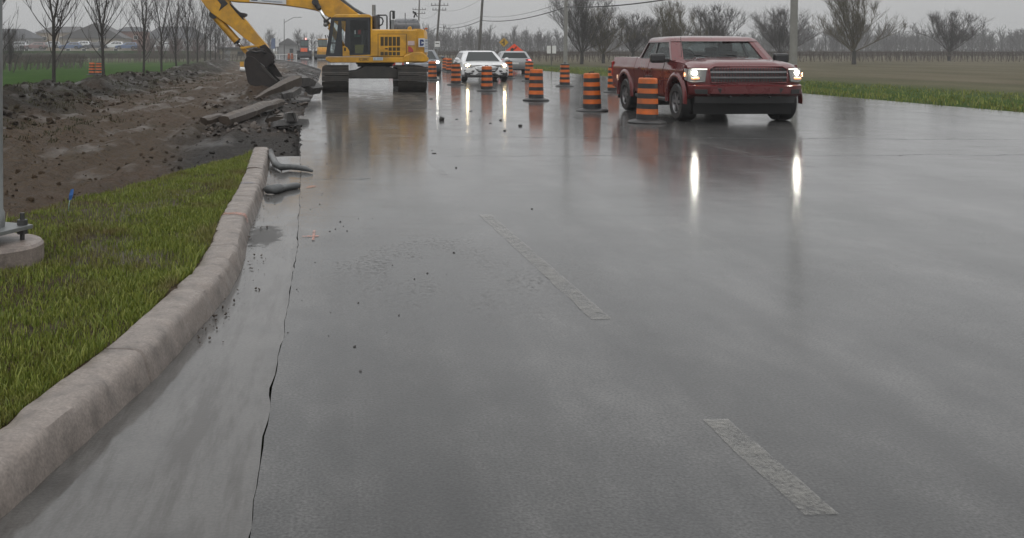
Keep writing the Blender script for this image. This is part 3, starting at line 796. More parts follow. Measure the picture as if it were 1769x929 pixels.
# ------------------------------------------------------------------ barricade beyond the digger
M['red'] = simple('red_paint', (.42, .035, .03), .45, var=.2); M['white'] = simple('white_paint', (.72, .72, .71), .45, var=.06, dirt=(.35, .33, .3), dirt_amt=.3)
bd = gp(706, 123); bd.y = 74; bd.x = (706-600)*74/F
bc = thing('barricade', 'red and white plank barricade seen under the digger counterweight', 'barricade', (bd.x, 74, 0))
pk_ = MB().box((0, 0, .52), (3.0, .04, .26)).build('plank', M['white'], bc)
for k in range(3): MB().box((-1.25+k, -.023, .52), (.5, .006, .262)).build('red_stripe', M['red'], pk_)
for sx in (-1.2, 1.2): MB().box((sx, .05, .33), (.08, .06, .66)).box((sx, .05, .03), (.1, .7, .06)).build('leg', M['white'], bc)

# ------------------------------------------------------------------ signs
M['sign_yellow'] = simple('sign_yellow', (.52, .30, .015), .4, var=.08); M['sign_orange'] = simple('sign_orange', (.88, .085, .025), .5, var=.08)
M['black'] = simple('matt_black', (.015, .015, .016), .5); M['wood_pole'] = simple('weathered_pole_wood', (.085, .078, .068), .8, var=.35, scale=4, bmp=.01)
M['conc_pole'] = simple('grey_concrete_pole', (.22, .215, .20), .7, var=.15, scale=3)
p = at(870.5, 73, 108)
ys_ = thing('warning_sign', 'yellow diamond road sign with a black side road symbol', 'road sign', (p.x, p.y, 0))
h = .50
MB().prism([(-h*1.05, p.z), (0, p.z-h), (h*1.05, p.z), (0, p.z+h)], 'y', -.02, .0).build('plate', M['sign_yellow'], ys_, bev=.005)
MB().prism([(-.05, p.z-.30), (.07, p.z-.30), (.07, p.z+.33), (-.05, p.z+.33)], 'y', -.026, -.021).prism([(-.26, p.z-.10), (-.052, p.z-.02), (-.052, p.z+.10), (-.26, p.z+.02)], 'y', -.026, -.021).build('symbol', M['black'], ys_)
MB().box((0, .04, p.z*.5), (.07, .07, p.z)).build('post', M['galv'], ys_)
p = at(888.5, 94, 82)
os_ = thing('roll_up_sign', 'orange diamond roll up sign with a black worker symbol behind the grey car', 'road sign', (p.x, p.y, 0))
a, bq = 1.13, .90
MB().prism([(-a, p.z), (0, p.z-bq), (a, p.z), (0, p.z+bq)], 'y', -.015, .0).build('sign_face', M['sign_orange'], os_)
sy = MB()
sy.prism([(-.34, p.z+.26), (-.10, p.z+.26), (-.02, p.z+.46), (-.12, p.z+.56), (-.30, p.z+.50)], 'y', -.022, -.016)
sy.prism([(-.05, p.z+.44), (.02, p.z+.38), (.22, p.z+.62), (.15, p.z+.68)], 'y', -.022, -.016)
sy.prism([(-.42, p.z-.35), (-.25, p.z-.38), (-.12, p.z+.24), (-.32, p.z+.24)], 'y', -.022, -.016)
sy.prism([(-.05, p.z-.38), (.1, p.z-.35), (-.06, p.z+.22), (-.115, p.z+.2)], 'y', -.022, -.016)
sy.build('symbol', M['black'], os_)
MB().tube([(0, .03, p.z-bq), (0, .03, p.z+bq)], .02, 6).tube([(-a, .03, p.z), (a, .03, p.z)], .015, 6).build('frame', M['galv'], os_)
for sx, sy2 in ((-.7, -.5), (.7, -.5), (-.7, .55), (.7, .55)): MB().tube([(0, .03, .5), (sx, .03+sy2, 0.02)], .025, 6).build('leg', M['galv'], os_)
p = at(953, 85.5, 100)
ws = thing('white_sign', 'pair of blank white sign panels on a post beside the thick pole', 'road sign', (p.x, p.y, 0))
MB().box((-.28, 0, p.z), (.40, .03, .78)).build('panel', M['white'], ws, bev=.01); MB().box((.25, 0, p.z), (.40, .03, .78)).build('panel', M['white'], ws, bev=.01)
MB().box((-.02, .05, p.z*.5+.2), (.09, .06, p.z+.4)).build('post', M['wood_pole'], ws)
p = at(755.5, 76, 150)
s2 = thing('speed_sign', 'small white sign with black lettering low beside a leaning pole', 'road sign', (p.x, p.y, 0))
MB().box((0, 0, p.z), (.82, .03, .85)).build('panel', M['white'], s2, bev=.01)
MB().prism([(-.28, p.z+.02), (.28, p.z+.02), (.28, p.z+.16), (-.28, p.z+.16)], 'y', -.022, -.017).build('lettering', M['black'], s2)
MB().box((0, 0, p.z-.62), (.7, .03, .28)).build('tab_plate', M['galv'], s2, bev=.01); MB().box((0, .05, p.z*.5), (.09, .07, p.z)).build('post', M['galv'], s2)
# faint blue and white sign far left of the loader, with its posts
p = at(477, 75, 190)
s3 = thing('place_sign', 'faded blue and white sign far beyond the digger arm', 'road sign', (p.x, p.y, -.3))
MB().box((-.55, 0, p.z+.3), (.75, .06, 2.0)).build('blue_panel', simple('faded_sign_blue', (.10, .14, .24), .5), s3); MB().box((.2, 0, p.z+.45), (.65, .06, 1.5)).build('white_panel', M['white'], s3)
for sx in (-.8, .45): MB().box((sx, .08, (p.z+.3)*.5), (.12, .08, p.z+.3)).build('post', M['galv'], s3)

# ------------------------------------------------------------------ utility poles and wires
poles = []
def upole(px_top, px_bot, py_bot, d, h, r, mat, label, arms=(), z0=0.0):
    b = at(px_bot, py_bot, d); b.z = z0; t = at(px_top, 0, d)
    lean = (t.x - b.x)/max(.1, (EYE + 85*d/F - z0))
    o = thing('utility_pole', label, 'utility pole', b, group='utility poles along the right side of the road')
    MB().tube([(0, 0, -.2), (lean*h*.5, 0, h*.5), (lean*h, 0, h)], [r*1.1, r, r*.75], 14).build('pole', mat, o, smooth='auto')
    for z, w_ in arms:
        ca = MB().box((lean*z, -r-.06, z), (w_, .10, .12)); ca.build('crossarm', M['wood_pole'], o)
        for s in (-1, -.55, .55, 1): MB().lathe([(.03, 0), (.07, .08), (.05, .22), (.08, .25), (.05, .34), (0, .36)], 8, c=(lean*z + s*(w_*.5-.12), -r-.06, z+.05)).build('insulator', simple_cache('insulator_grey', (.14, .14, .15)), o)
    return o, b, lean
_sc = {}
def simple_cache(n, c, r=.5):
    if n not in _sc: _sc[n] = simple(n, c, r)
    return _sc[n]
P1 = upole(978, 976.5, 112, 88, 12.0, .165, M['conc_pole'], 'thickest pale grey utility pole behind the drum row', ((10.6, 2.6),))
P2 = upole(833.5, 826.5, 84, 129, 12.0, .17, M['wood_pole'], 'dark leaning utility pole behind the white car', ((8.3, 3.2),))
P3 = upole(760, 752.5, 84, 168, 12.5, .18, M['wood_pole'], 'leaning utility pole with two crossarms right of the digger tail', ((9.15, 3.0), (8.35, 2.4)))
P4 = upole(724.5, 721.5, 84, 205, 12.0, .18, M['wood_pole'], 'farthest thin utility pole rising above the digger engine hood', ((9.9, 2.8), (9.1, 2.6)))
P0 = upole(1372, 1370, 143, 48, 12.0, .165, M['conc_pole'], 'grey utility pole on the verge beyond the front of the pickup', ((10.6, 2.6),))
M['wire'] = simple('black_cable', (.03, .03, .03), .6)
def wire(z, zo, sag, r, label, dx=0.0, chain=(P0, P1, P2, P3, P4)):
    m = MB(); pts = []
    for (o1, b1, l1), (o2, b2, l2) in zip(chain[:-1], chain[1:]):
        a = Vector((b1.x + l1*z + dx, b1.y - .2, z+zo)); b = Vector((b2.x + l2*z + dx, b2.y - .2, z+zo))
        for i in range(16):
            t = i/16; q = a.lerp(b, t); q.z -= sag*4*t*(1-t); pts.append(q)
    pts.append(b)
    o = m.tube(pts, r, 5).build('overhead_wire', M['wire'], smooth=True)
    tag(o, label, 'overhead wire', 'overhead wires between the utility poles')
wire(5.45, 0, .55, .045, 'lowest and thickest overhead cable strung between the utility poles')
wire(6.0, 0, .6, .018, 'thin overhead wire just above the thick cable')
wire(10.9, 0, .9, .016, 'high thin wire on the outer crossarm ends', 1.1); wire(8.4, 0, .8, .016, 'middle height overhead wire below the crossarms')
# street light far beyond the bucket
b = at(491, 95, 190); b.z = -.2
sl = thing('street_light', 'slim grey street light with a curved arm beyond the bucket', 'street light', b)
MB().tube([(0, 0, 0), (0, 0, 7.7)], [.10, .07], 8).build('pole', simple_cache('grey_lamp_post', (.12, .12, .12)), sl, smooth=True)
MB().tube([(0, 0, 7.0), (.8, 0, 7.45), (1.8, 0, 8.0), (2.7, 0, 8.05)], .05, 6).build('arm', simple_cache('grey_lamp_post', (.12, .12, .12)), sl, smooth=True)
MB().box((3.0, 0, 8.03), (.75, .22, .12)).build('lamp_head', M['galv'], sl, bev=.03)
def lamp_mat_c(n, c, s):
    if n not in _lc: _lc[n] = lamp_mat(n, c, s)
    return _lc[n]
_lc = {}
# ------------------------------------------------------------------ vehicles
M['glass'] = simple('car_glass', (.012, .017, .017), .05, var=.1); M['glass'].node_tree.nodes['Principled BSDF'].inputs['Specular IOR Level'].default_value = .45
M['truck_glass'] = clear_glass('truck_window_glass', (.80, .84, .84)); M['interior'] = simple('grey_interior', (.060, .060, .062), .8)
M['chrome'] = simple('chrome_trim', (.55, .56, .57), .18, 1.0, var=.1); M['black_trim'] = simple('black_plastic_trim', (.018, .018, .019), .45, var=.2, coat=.3)
M['tyre'] = simple('wet_tyre', (.017, .017, .018), .55, var=.3, scale=5, coat=.25); M['rim_dark'] = simple('dark_rim', (.20, .20, .205), .35, .5, var=.2); M['rim'] = simple('alloy_rim', (.30, .30, .31), .3, .8, var=.15)
M['lens'] = simple('lamp_lens', (.16, .165, .16), .12, var=.1, coat=1.0); M['red_lens'] = simple('red_lens', (.35, .02, .02), .15, coat=1.0)
M['amber'] = lamp_mat('amber_lamp', (1, .32, .04), 1.6); M['warm_lamp'] = lamp_mat('warm_headlamp', (1, .78, .45), 80); M['white_lamp'] = lamp_mat('white_headlamp', (1, .97, .86), 75); M['tail_lamp'] = lamp_mat('lit_tail_lamp', (1, .05, .05), 2.2)
M['soft_lamp'] = lamp_mat('daytime_lamp', (1, .93, .8), 1.4)
def wheel(parent, x, y, r, wd, rimmat, side, spokes=6):
    """axle along x; side = +1 or -1 is the outside"""
    wgrp = thing('wheel', None, None); wgrp.parent = parent; wgrp.location = (x, y, r)
    h = wd/2
    MB().lathe([(r*.60, -h), (r*.9, -h), (r*.975, -h*.85), (r, -h*.55), (r, h*.55), (r*.975, h*.85), (r*.9, h), (r*.60, h), (r*.60, -h)], 36, 'x', caps=False).build('tyre', M['tyre'], wgrp, smooth='auto')
    m = MB(); o = side*h*.82
    bk_ = MB().lathe([(0, o-side*.105), (r*.58, o-side*.105), (r*.58, o-side*.095), (0, o-side*.095)], 24, 'x')
    bk_.build('brake_disc', M['black_trim'], wgrp)
    m.lathe([(r*.56, o-side*.12), (r*.58, o-side*.10), (r*.60, o-side*.02), (r*.64, o+side*.01), (r*.60, o+side*.02), (r*.55, o-side*.01), (r*.53, o-side*.12)], 36, 'x', caps=False)
    for k in range(spokes):
        a = 2*PI*k/spokes
        m.box((o-side*.02, r*.33*math.cos(a), r*.33*math.sin(a)), (.05, r*.16, r*.56), Matrix.Rotation(a-PI/2, 3, 'X'))
    m.lathe([(0, o-side*.06), (r*.16, o-side*.05), (r*.15, o+side*.01), (0, o+side*.012)], 14, 'x')
    m.build('rim', rimmat, wgrp, smooth='auto')
    return wgrp
def arch_pts(yc, zc, r, z0, n=12):
    """points of a wheel arch from front (larger y) to rear at height z0"""
    a0 = math.asin(max(-1, (z0-zc)/r)); return [(yc + r*math.cos(lerp(a0, PI-a0, i/n)), zc + r*math.sin(lerp(a0, PI-a0, i/n))) for i in range(n+1)]
def shell(prof, W, deform, slices=(-1, -.985, -.93, -.8, -.5, 0, .5, .8, .93, .985, 1)):
    m = MB(); rings = [[deform(s, s*W, y, z) for y, z in prof] for s in slices]
    n = len(prof); m.loft(rings); return m
def car(name, label, cat, paint, loc, rz, S):
    """lower body from its side outline with wheel arches, glazed cabin, lamps and wheels; forward is +y"""
    t = thing(name, label, cat, loc, rz); W = S['W']
    zs = S['sill']
    prof = S['rear'] + S['top'] + S['nose'] + arch_pts(S['fy'], S['wr'], S['ar'], zs) + arch_pts(S['ry'], S['wr'], S['ar'], zs)
    yf, yr = S['yf'], S['yr']
    def deform(s, x, y, z):
        a = abs(s)
        y2 = y
        if y > yf: y2 = y - (a**4)*S['round']*(y-yf)/(S['ymax']-yf)
        if y < yr: y2 = y + (a**4)*S['round']*.7*(yr-y)/(yr-S['ymin'])
        x2 = x*(1 - .10*sstep(.62, 1.15, z/S['belt'])*a) if z > .3 else x*(1-.03)
        z2 = z - (.05*a**3 if z > S['belt']*.86 else 0)
        return (x2, y2, z2)
    shell(prof, W, deform).build('body', paint, t, smooth='auto', angle=32)
    # dark underbody between the wheels
    MB().box((0, (S['fy']+S['ry'])/2, zs+.10), (W*1.8, S['fy']-S['ry']+1.5, .16)).build('underbody', M['black_trim'], t)
    for yy in (S['fy'], S['ry']):
        MB().box((0, yy, S['wr']+.12), (W*1.72, S['ar']*1.9, S['ar']*1.25)).build('wheel_well', M['black_trim'], t)
    for yy in (S['fy'], S['ry']):
        for sd in (-1, 1): wheel(t, sd*(W-S['tw']/2-.02), yy, S['wr'], S['tw'], S.get('rim', M['rim']), sd, S.get('spokes', 6))
    # cabin
    g = S['cab']; zb = S['belt']-.06
    def ring(y0, y1, w_, z, rnd=.11):
        return [(-w_, y0+rnd, z), (-w_+rnd, y0, z), (w_-rnd, y0, z), (w_, y0+rnd, z), (w_, y1-rnd*2, z), (w_-rnd*2.2, y1, z), (-w_+rnd*2.2, y1, z), (-w_, y1-rnd*2, z)]
    zt = S['roof']; wb, wt = g['wb'], g['wt']
    B = ring(g['b0'], g['b1'], wb, zb); T = ring(g['t0'], g['t1'], wt, zt-.07)
    cr = [ring(g['t0']+.05, g['t1']-.08, wt-.05, zt-.03), ring(g['t0']+.18, g['t1']-.25, wt-.22, zt)]
    MB().loft([B, T] + cr).build('cabin', paint, t, smooth='auto', angle=28)
    V = lambda k: (Vector(B[k]), Vector(T[k]))
    def quad(a, b, u0, u1, v0, v1):
        (a0, a1), (b0, b1) = a, b
        L = lambda u, v: a0.lerp(b0, u).lerp(a1.lerp(b1, u), v)
        return [L(u0, v0), L(u1, v0), L(u1, v1), L(u0, v1)]
    ws_ = MB().panel(quad(V(6), V(5), -.03, 1.03, .06, .99), 0, .003, .008, (0, 1, .5)).build('windshield', M['glass'], t)
    MB().panel(quad(V(1), V(2), .04, .96, .10, .92), 0, .003, .008, (0, -1, .3)).build('rear_window', M['glass'], t)
    for a, b, out in ((V(0), V(7), (-1, 0, .2)), (V(3), V(4), (1, 0, .2))):
        for u0, u1 in g['win']:
            MB().panel(quad(a, b, u0, u1, .12, .92), 0, .003, .008, out).build('side_window', M['glass'], t)
    return t, dict(B=B, T=T, W=W, quad=quad, V=V, S=S, deform=deform)
SUV = dict(W=1.20, sill=.27, fy=1.36, ry=-1.30, wr=.36, ar=.43, tw=.30, yf=1.25, yr=-1.6, ymax=2.24, ymin=-2.2, round=.42, belt=1.06, roof=1.66,
    rear=[(-1.74, .27), (-2.08, .32), (-2.19, .50), (-2.20, .85), (-2.12, 1.04)], top=[(-1.2, 1.06), (0, 1.05), (.95, 1.055), (1.45, 1.01), (1.90, .95)], nose=[(2.12, .86), (2.20, .74), (2.24, .55), (2.22, .36), (2.05, .26)],
    cab=dict(b0=-2.10, b1=1.02, wb=1.10, wt=.83, t0=-1.78, t1=.22, win=((.06, .24), (.27, .56), (.60, .90))))
M['white_car'] = simple('white_car_paint', (.70, .71, .72), .3, var=.04, scale=2, coat=.8, dirt=(.45, .44, .42), dirt_amt=.3)
M['grey_car'] = simple('silver_car_paint', (.33, .34, .35), .35, .3, var=.05, scale=2, coat=.8, dirt=(.22, .21, .2), dirt_amt=.4); M['blue_car'] = simple('slate_car_paint', (.060, .075, .095), .35, .3, var=.08, scale=2, coat=.8)
def front_face(t, X, lampmat, grille=True, slots=True, lit=.085):
    S = X['S']; D = X['deform']; W = X['W']
    def fp(s, z, e=.0):   # a point on the nose surface
        yy = interp(z, [.26, .36, .55, .74, .86, .95], [2.05, 2.22, 2.24, 2.20, 2.12, 1.90])
        q = Vector(D(s, s*W, yy, z)); q.y += e; return q
    for sd in (-1, 1):
        hl = MB().panel([fp(sd*.42, .80), fp(sd*.62, .83), fp(sd*.80, .90), fp(sd*.93, .93), fp(sd*.97, .84), fp(sd*.86, .74), fp(sd*.62, .73)], 0, .006, .03, (sd*.4, 1, .2)).build('headlight', M['lens'], t)
        c = fp(sd*.80, .83, .05)
        m = MB().sphere((0, 0, 0), lit, 2, 0, 0, (1, .35, .8)); o = m.build('lamp', lampmat, hl, smooth=True); o.location = c
        if slots:
            MB().panel([fp(sd*.50, .575), fp(sd*.90, .61), fp(sd*.94, .53), fp(sd*.56, .485)], 0, .005, .012, (0, 1, 0)).build('fog_lamp_slot', M['black_trim'], t)
            MB().panel([fp(sd*.58, .455), fp(sd*.90, .485), fp(sd*.91, .425), fp(sd*.62, .40)], 0, .005, .012, (0, 1, 0)).build('fog_lamp_slot', M['black_trim'], t)
        mr = MB().sphere((sd*1.30, .78, 1.13), .13, 2, 0, 0, (1, .55, .75)); mr.box((sd*1.14, .82, 1.09), (.2, .07, .05)); mr.build('wing_mirror', S.get('mirror', M['white_car']), t, smooth='auto')
    g = MB().panel([fp(-.56, .835), fp(.56, .835), fp(.47, .62), fp(.34, .48), fp(-.34, .48), fp(-.47, .62)], 0, .006, .02, (0, 1, 0)).build('grille', M['black_trim'], t)
    if grille:
        for k in range(3):
            z = .58+.075*k; e = .36+.025*k
            MB().panel([fp(-e, z+.012), fp(e, z+.012), fp(e, z-.012), fp(-e, z-.012)], 0, .028, .014, (0, 1, 0)).build('grille_bar', M['chrome'], g)
    MB().panel([fp(-.92, .385), fp(-.5, .36), fp(-.36, .45), fp(.36, .45), fp(.5, .36), fp(.92, .385), fp(.88, .27), fp(-.88, .27)], 0, .004, .05, (0, 1, 0)).build('lower_bumper', M['black_trim'], t)
c = gp(838, 141); c.y += 2.0
S1 = dict(SUV); S1['roof'] = 1.58; t, X = car('white_suv', 'white sport utility car facing us with both headlights lit behind the drum row', 'car', M['white_car'], (c.x-.02, c.y, 0), R(180+2), S1)
front_face(t, X, M['warm_lamp'], lit=.075)
for sd in (-1, 1):
    for yy in (-.05,): MB().box((sd*1.165, yy-.35, .92), (.03, .2, .035)).build('door_handle', M['white_car'], t, bev=.01)
    for yy in (-1.30, 1.36): pass
# grey car driving away
c = gp(892, 127); c.y += 2.1
S2 = dict(SUV); S2['mirror'] = M['grey_car']; S2['roof'] = 1.53; t, X = car('grey_suv', 'silver grey car driving away with red tail lights under the orange sign', 'car', M['grey_car'], (c.x, c.y, 0), R(-3), S2)
D = X['deform']; W = X['W']
def rp(s, z):
    yy = interp(z, [.27, .32, .50, .85, 1.04], [-2.0, -2.08, -2.19, -2.20, -2.12]); return Vector(D(s, s*W, yy, z))
for sd in (-1, 1):
    tl = MB().panel([rp(sd*.62, 1.0), rp(sd*.96, 1.0), rp(sd*.98, .78), rp(sd*.68, .82)], 0, .006, .03, (0, -1, 0)).build('tail_light', M['red_lens'], t)
    o = MB().sphere((0, 0, 0), .09, 2, 0, 0, (1.3, .4, .7)).build('lamp', M['tail_lamp'], tl, smooth=True); o.location = rp(sd*.86, .90) + Vector((0, -.03, 0))
MB().panel([rp(-.55, .86), rp(.55, .86), rp(.55, .80), rp(-.55, .80)], 0, .008, .012, (0, -1, 0)).build('tailgate_trim', M['chrome'], t)
MB().panel([rp(-.22, .76), rp(.22, .76), rp(.22, .64), rp(-.22, .64)], 0, .008, .012, (0, -1, 0)).build('licence_plate', M['white'], t)
MB().panel([rp(-.85, .50), rp(.85, .50), rp(.8, .31), rp(-.8, .31)], 0, .006, .06, (0, -1, 0)).build('rear_bumper', M['black_trim'], t)
# dark car half hidden by the digger
c = gp(734, 130); c.y += 2.1
S3 = dict(SUV); S3['mirror'] = M['blue_car']; S3['roof'] = 1.60; t, X = car('dark_suv', 'slate blue car with one lit headlight half hidden behind the digger', 'car', M['blue_car'], (c.x, c.y, 0), R(180-4), S3)
front_face(t, X, M['white_lamp'], slots=False, lit=.085)

# ------------------------------------------------------------------ red pickup
M['red_car'] = simple('dark_red_metallic_paint', (.120, .009, .011), .30, .12, var=.10, scale=2, coat=.85, dirt=(.085, .035, .030), dirt_amt=.18)
W = 1.33
pk = thing('pickup_truck', 'dark red crew cab pickup truck driving past the drums with its headlight lit', 'pickup truck', (7.55+W*.985+.03, 24.75, 0), R(180+2.1))
zs = .52; FY, RY, WR, AR = 1.85, -1.85, .435, .555
rear = [(RY-AR, zs), (-2.95, .58), (-3.0, .78), (-3.02, 1.34), (-2.99, 1.44)]
topp = [(-1.16, 1.43), (-1.10, 1.42), (1.0, 1.40), (1.30, 1.425), (1.75, 1.405), (2.15, 1.38), (2.45, 1.345)]
nose = [(2.62, 1.30), (2.71, 1.24), (2.74, 1.10), (2.745, .90), (2.72, .66), (2.62, .56)]
prof = rear + topp + nose + arch_pts(FY, WR+.04, AR, zs, 16) + arch_pts(RY, WR+.04, AR, zs, 16)
KZ, KX_ = [.45, .62, .95, 1.18, 1.30, 1.44], [.955, .985, 1.0, .99, .97, .935]
def dpk(s, x, y, z):
    a = abs(s); y2 = y; z2 = z
    if y > 2.1: y2 = y - (a**4)*.30*(y-2.1)/.64
    if y < -2.8: y2 = y + (a**8)*.05
    k = interp(z, KZ, KX_)
    if y > 1.0 and z > 1.25:    # hood: centre bulge between two creases, rounded fender tops
        z2 = z + .035*sstep(.62, .50, a) + .012*(1-a) - .055*sstep(.82, 1.0, a)
    elif z > 1.36: z2 = z - .03*sstep(.93, 1.0, a)
    return (x*lerp(1, k, min(1, a*1.02)), y2, z2)
shell(prof, W-.03, dpk, (-1, -.975, -.94, -.88, -.8, -.7, -.62, -.56, -.5, -.25, 0, .25, .5, .56, .62, .7, .8, .88, .94, .975, 1)).build('body', M['red_car'], pk, smooth='auto', angle=38)
def side_x(z): return W*interp(z, KZ, KX_)
def skin(poly_fn, ys, zs_, name, sd, off, th, mat, par):
    """curved side panel: grid over ys x zs_, following the shoulder curve, with its own thickness"""
    o_, i_ = [], []
    for z in zs_:
        for y in ys:
            Y_, Z_ = poly_fn(y, z); X_ = side_x(Z_) + .016*math.exp(-((Z_-1.16)/.05)**2) - .012*math.exp(-((Z_-.80)/.10)**2); o_.append((sd*(X_+off+th), Y_, Z_)); i_.append((sd*(X_+off-.03), Y_, Z_))
    nx, nz_ = len(ys), len(zs_); fs = []; N = nx*nz_
    for j in range(nz_-1):
        for i in range(nx-1):
            a, b, c_, d_ = j*nx+i, j*nx+i+1, (j+1)*nx+i+1, (j+1)*nx+i
            fs += [(a, b, c_, d_), (N+d_, N+c_, N+b, N+a)]
    edge = [i for i in range(nx)] + [j*nx+nx-1 for j in range(1, nz_)] + [(nz_-1)*nx+i for i in range(nx-2, -1, -1)] + [j*nx for j in range(nz_-2, 0, -1)]
    for k in range(len(edge)):
        a, b = edge[k], edge[(k+1) % len(edge)]; fs.append((a, b, N+b, N+a))
    return MB().add(o_+i_, fs).build(name, mat, par, smooth='auto', angle=40)
def belt(y): return interp(y, [-1.1, -.2, .1, 1.0], [1.42, 1.41, 1.395, 1.385])
Z7 = [i/14 for i in range(15)]
for sd in (-1, 1):
    for (y0, y1, hy) in ((-1.07, -.06, -.88), (-.035, 1.02, .10)):
        lo = .56; ysd = [lerp(y0, y1, i/8) for i in range(9)]
        def dmap(y, t, y0=y0):
            z = lerp(lo, belt(y), t)
            if y0 < -1 and z < WR+.04+AR+.07: y = max(y, RY + math.sqrt(max(0, (AR+.07)**2 - (z-WR-.04)**2)))
            return (y, z)
        dr = skin(dmap, ysd, Z7, 'door', sd, .002, .012, M['red_car'], pk)
        z = 1.17; MB().box((sd*(side_x(z)+.045), hy+.1, z), (.04, .25, .042)).build('handle', M['red_car'], dr, bev=.014)
    def bmap(y, t):
        z = lerp(.62, 1.435, t); dy = y-RY; cz = WR+.04; zz = z
        if abs(dy) < AR+.03: zz = max(z, lerp(cz + math.sqrt((AR+.03)**2-dy**2), 1.435, t))
        return (y, zz)
    skin(bmap, [lerp(-2.97, -1.10, i/26) for i in range(27)], Z7, 'bed_side', sd, .001, .010, M['red_car'], pk)
    def fmap(y, t):
        top_ = interp(y, [1.03, 1.9, 2.3, 2.6], [1.345, 1.325, 1.29, 1.25]); dy = y-FY; cz = WR+.04; lo2 = .62
        if abs(dy) < AR+.03: lo2 = cz + math.sqrt((AR+.03)**2-dy**2)
        return (y, lerp(lo2, top_, t))
    skin(fmap, [lerp(1.05, 2.30, i/24) for i in range(25)], Z7, 'fender', sd, .001, .010, M['red_car'], pk)
    for yc in (FY, RY):
        m = MB(); n = 24; rings = []
        for i in range(n+1):
            a = lerp(-.10, PI+.10, i/n); cz = WR+.04; rr = []
            for (dr_, dx) in ((-.01, -.03), (-.01, .035), (.015, .055), (.05, .052), (.09, .035), (.13, .0)):
                r_ = AR-.02+dr_; rr.append((sd*(side_x(.9)+dx-.005), yc + r_*math.cos(a), cz + r_*math.sin(a)))
            rings.append(rr)
        m.loft(rings).build('wheel_arch', M['red_car'], pk, smooth='auto', angle=60)
        MB().box((0, yc, WR+.16), (2*W-.40, AR*1.9, AR*1.5)).build('wheel_well', M['black_trim'], pk)
        wheel(pk, sd*(W-.19), yc, WR, .40, M['rim_dark'], sd, 6)
    MB().box((sd*(W-.12), 0.0, .46), (.22, 2.2, .09)).build('running_board', M['black_trim'], pk, bev=.03)
    MB().box((sd*(W-.20), RY-.66, .52), (.36, .03, .42)).build('mud_flap', M['black_trim'], pk)
MB().box((0, 0, .52), (2.3, 5.0, .18)).build('chassis', M['black_trim'], pk)
# cabin: roof on pillars, clear glass, dark interior with seats
def ring4(y0, y1, w_, z, r_=.07): return [(-w_, y0+r_, z), (-w_+r_, y0, z), (w_-r_, y0, z), (w_, y0+r_, z), (w_, y1-r_, z), (w_-r_*2, y1, z), (-w_+r_*2, y1, z), (-w_, y1-r_, z)]
B = ring4(-1.12, 1.40, W*.925, 1.385); T = ring4(-.80, .85, W*.80, 1.865)
T0 = ring4(-.815, .90, W*.805, 1.845)
MB().loft([T0, T, ring4(-.79, .80, W*.785, 1.91), ring4(-.74, .70, W*.74, 1.945), ring4(-.60, .45, W*.56, 1.975), ring4(-.45, .2, W*.32, 1.985)]).build('roof', M['red_car'], pk, smooth='auto', angle=60)
V = lambda k: (Vector(B[k]), Vector(T[k]))
def quad(a, b, u0, u1, v0, v1, u0t=None, u1t=None):
    (a0, a1), (b0, b1) = a, b; L = lambda u, v: a0.lerp(b0, u).lerp(a1.lerp(b1, u), v)
    return [L(u0, v0), L(u1, v0), L(u1t if u1t is not None else u1, v1), L(u0t if u0t is not None else u0, v1)]
def pillar(q, out, name='pillar', mat=None): MB().panel(q, 0, -.05, .052, out).build(name, mat or M['red_car'], pk)
MB().panel(quad(V(6), V(5), .0, 1.0, .02, .985), 0, -.02, .008, (0, 1, .5)).build('windshield', M['truck_glass'], pk)
MB().panel(quad(V(1), V(2), .05, .95, .08, .95), 0, -.02, .008, (0, -1, .3)).build('rear_window', M['truck_glass'], pk)
for (u0, u1) in ((0, .06), (.94, 1)): pillar(quad(V(1), V(2), u0, u1, 0, 1), (0, -1, .3))
pillar(quad(V(1), V(2), .06, .94, 0, .09), (0, -1, .3))
for (p, q_) in ((7, 6), (4, 5)):     # A pillars: the rounded corners between side and windshield, plus a strip on the windshield side
    pillar(quad(V(p), V(q_), 0, 1, 0, 1), (-.7 if p == 7 else .7, 1, .4))
pillar(quad(V(6), V(5), 0, .055, 0, 1), (0, 1, .5)); pillar(quad(V(6), V(5), .945, 1, 0, 1), (0, 1, .5))
for p, q_ in ((0, 1), (3, 2)): pillar(quad(V(p), V(q_), 0, 1, 0, 1), (-.7 if p == 0 else .7, -1, .2))
for a, b, out in ((V(0), V(7), (-1, 0, .2)), (V(3), V(4), (1, 0, .2))):
    pillar(quad(a, b, 0, .04, 0, 1, 0, .03), out); pillar(quad(a, b, .955, 1, 0, 1, .93, 1), out); pillar(quad(a, b, .04, .955, .92, 1, .03, .93), out); pillar(quad(a, b, .04, .955, 0, .07), out)
    pillar(quad(a, b, .445, .495, .07, .92, .445, .485), out, 'middle_pillar', M['black_trim'])
    for q in (quad(a, b, .04, .06, .07, .92, .03, .05), quad(a, b, .06, .94, .895, .92, .05, .91), quad(a, b, .06, .94, .07, .10, .06, .94)): MB().panel(q, 0, .003, .006, out).build('window_trim', M['black_trim'], pk)
    for q in (quad(a, b, .05, .45, .10, .90, .045, .45), quad(a, b, .49, .955, .10, .90, .485, .92)): MB().panel(q, 0, -.02, .006, out).build('side_window', M['truck_glass'], pk)
MB().box((0, .95, 1.40), (W*1.75, .75, .10)).build('dashboard', M['interior'], pk, bev=.03)
for sx in (-.62, .62):
    MB().box((sx, .0, 1.42), (.62, .16, .38), Matrix.Rotation(R(10), 3, 'X')).box((sx, -.05, 1.70), (.34, .11, .20)).build('front_seat', M['interior'], pk, bev=.04)
MB().box((0, -.78, 1.42), (W*1.6, .16, .30)).box((-.6, -.80, 1.63), (.34, .1, .16)).box((.6, -.80, 1.63), (.34, .1, .16)).build('rear_seat', M['interior'], pk, bev=.04)
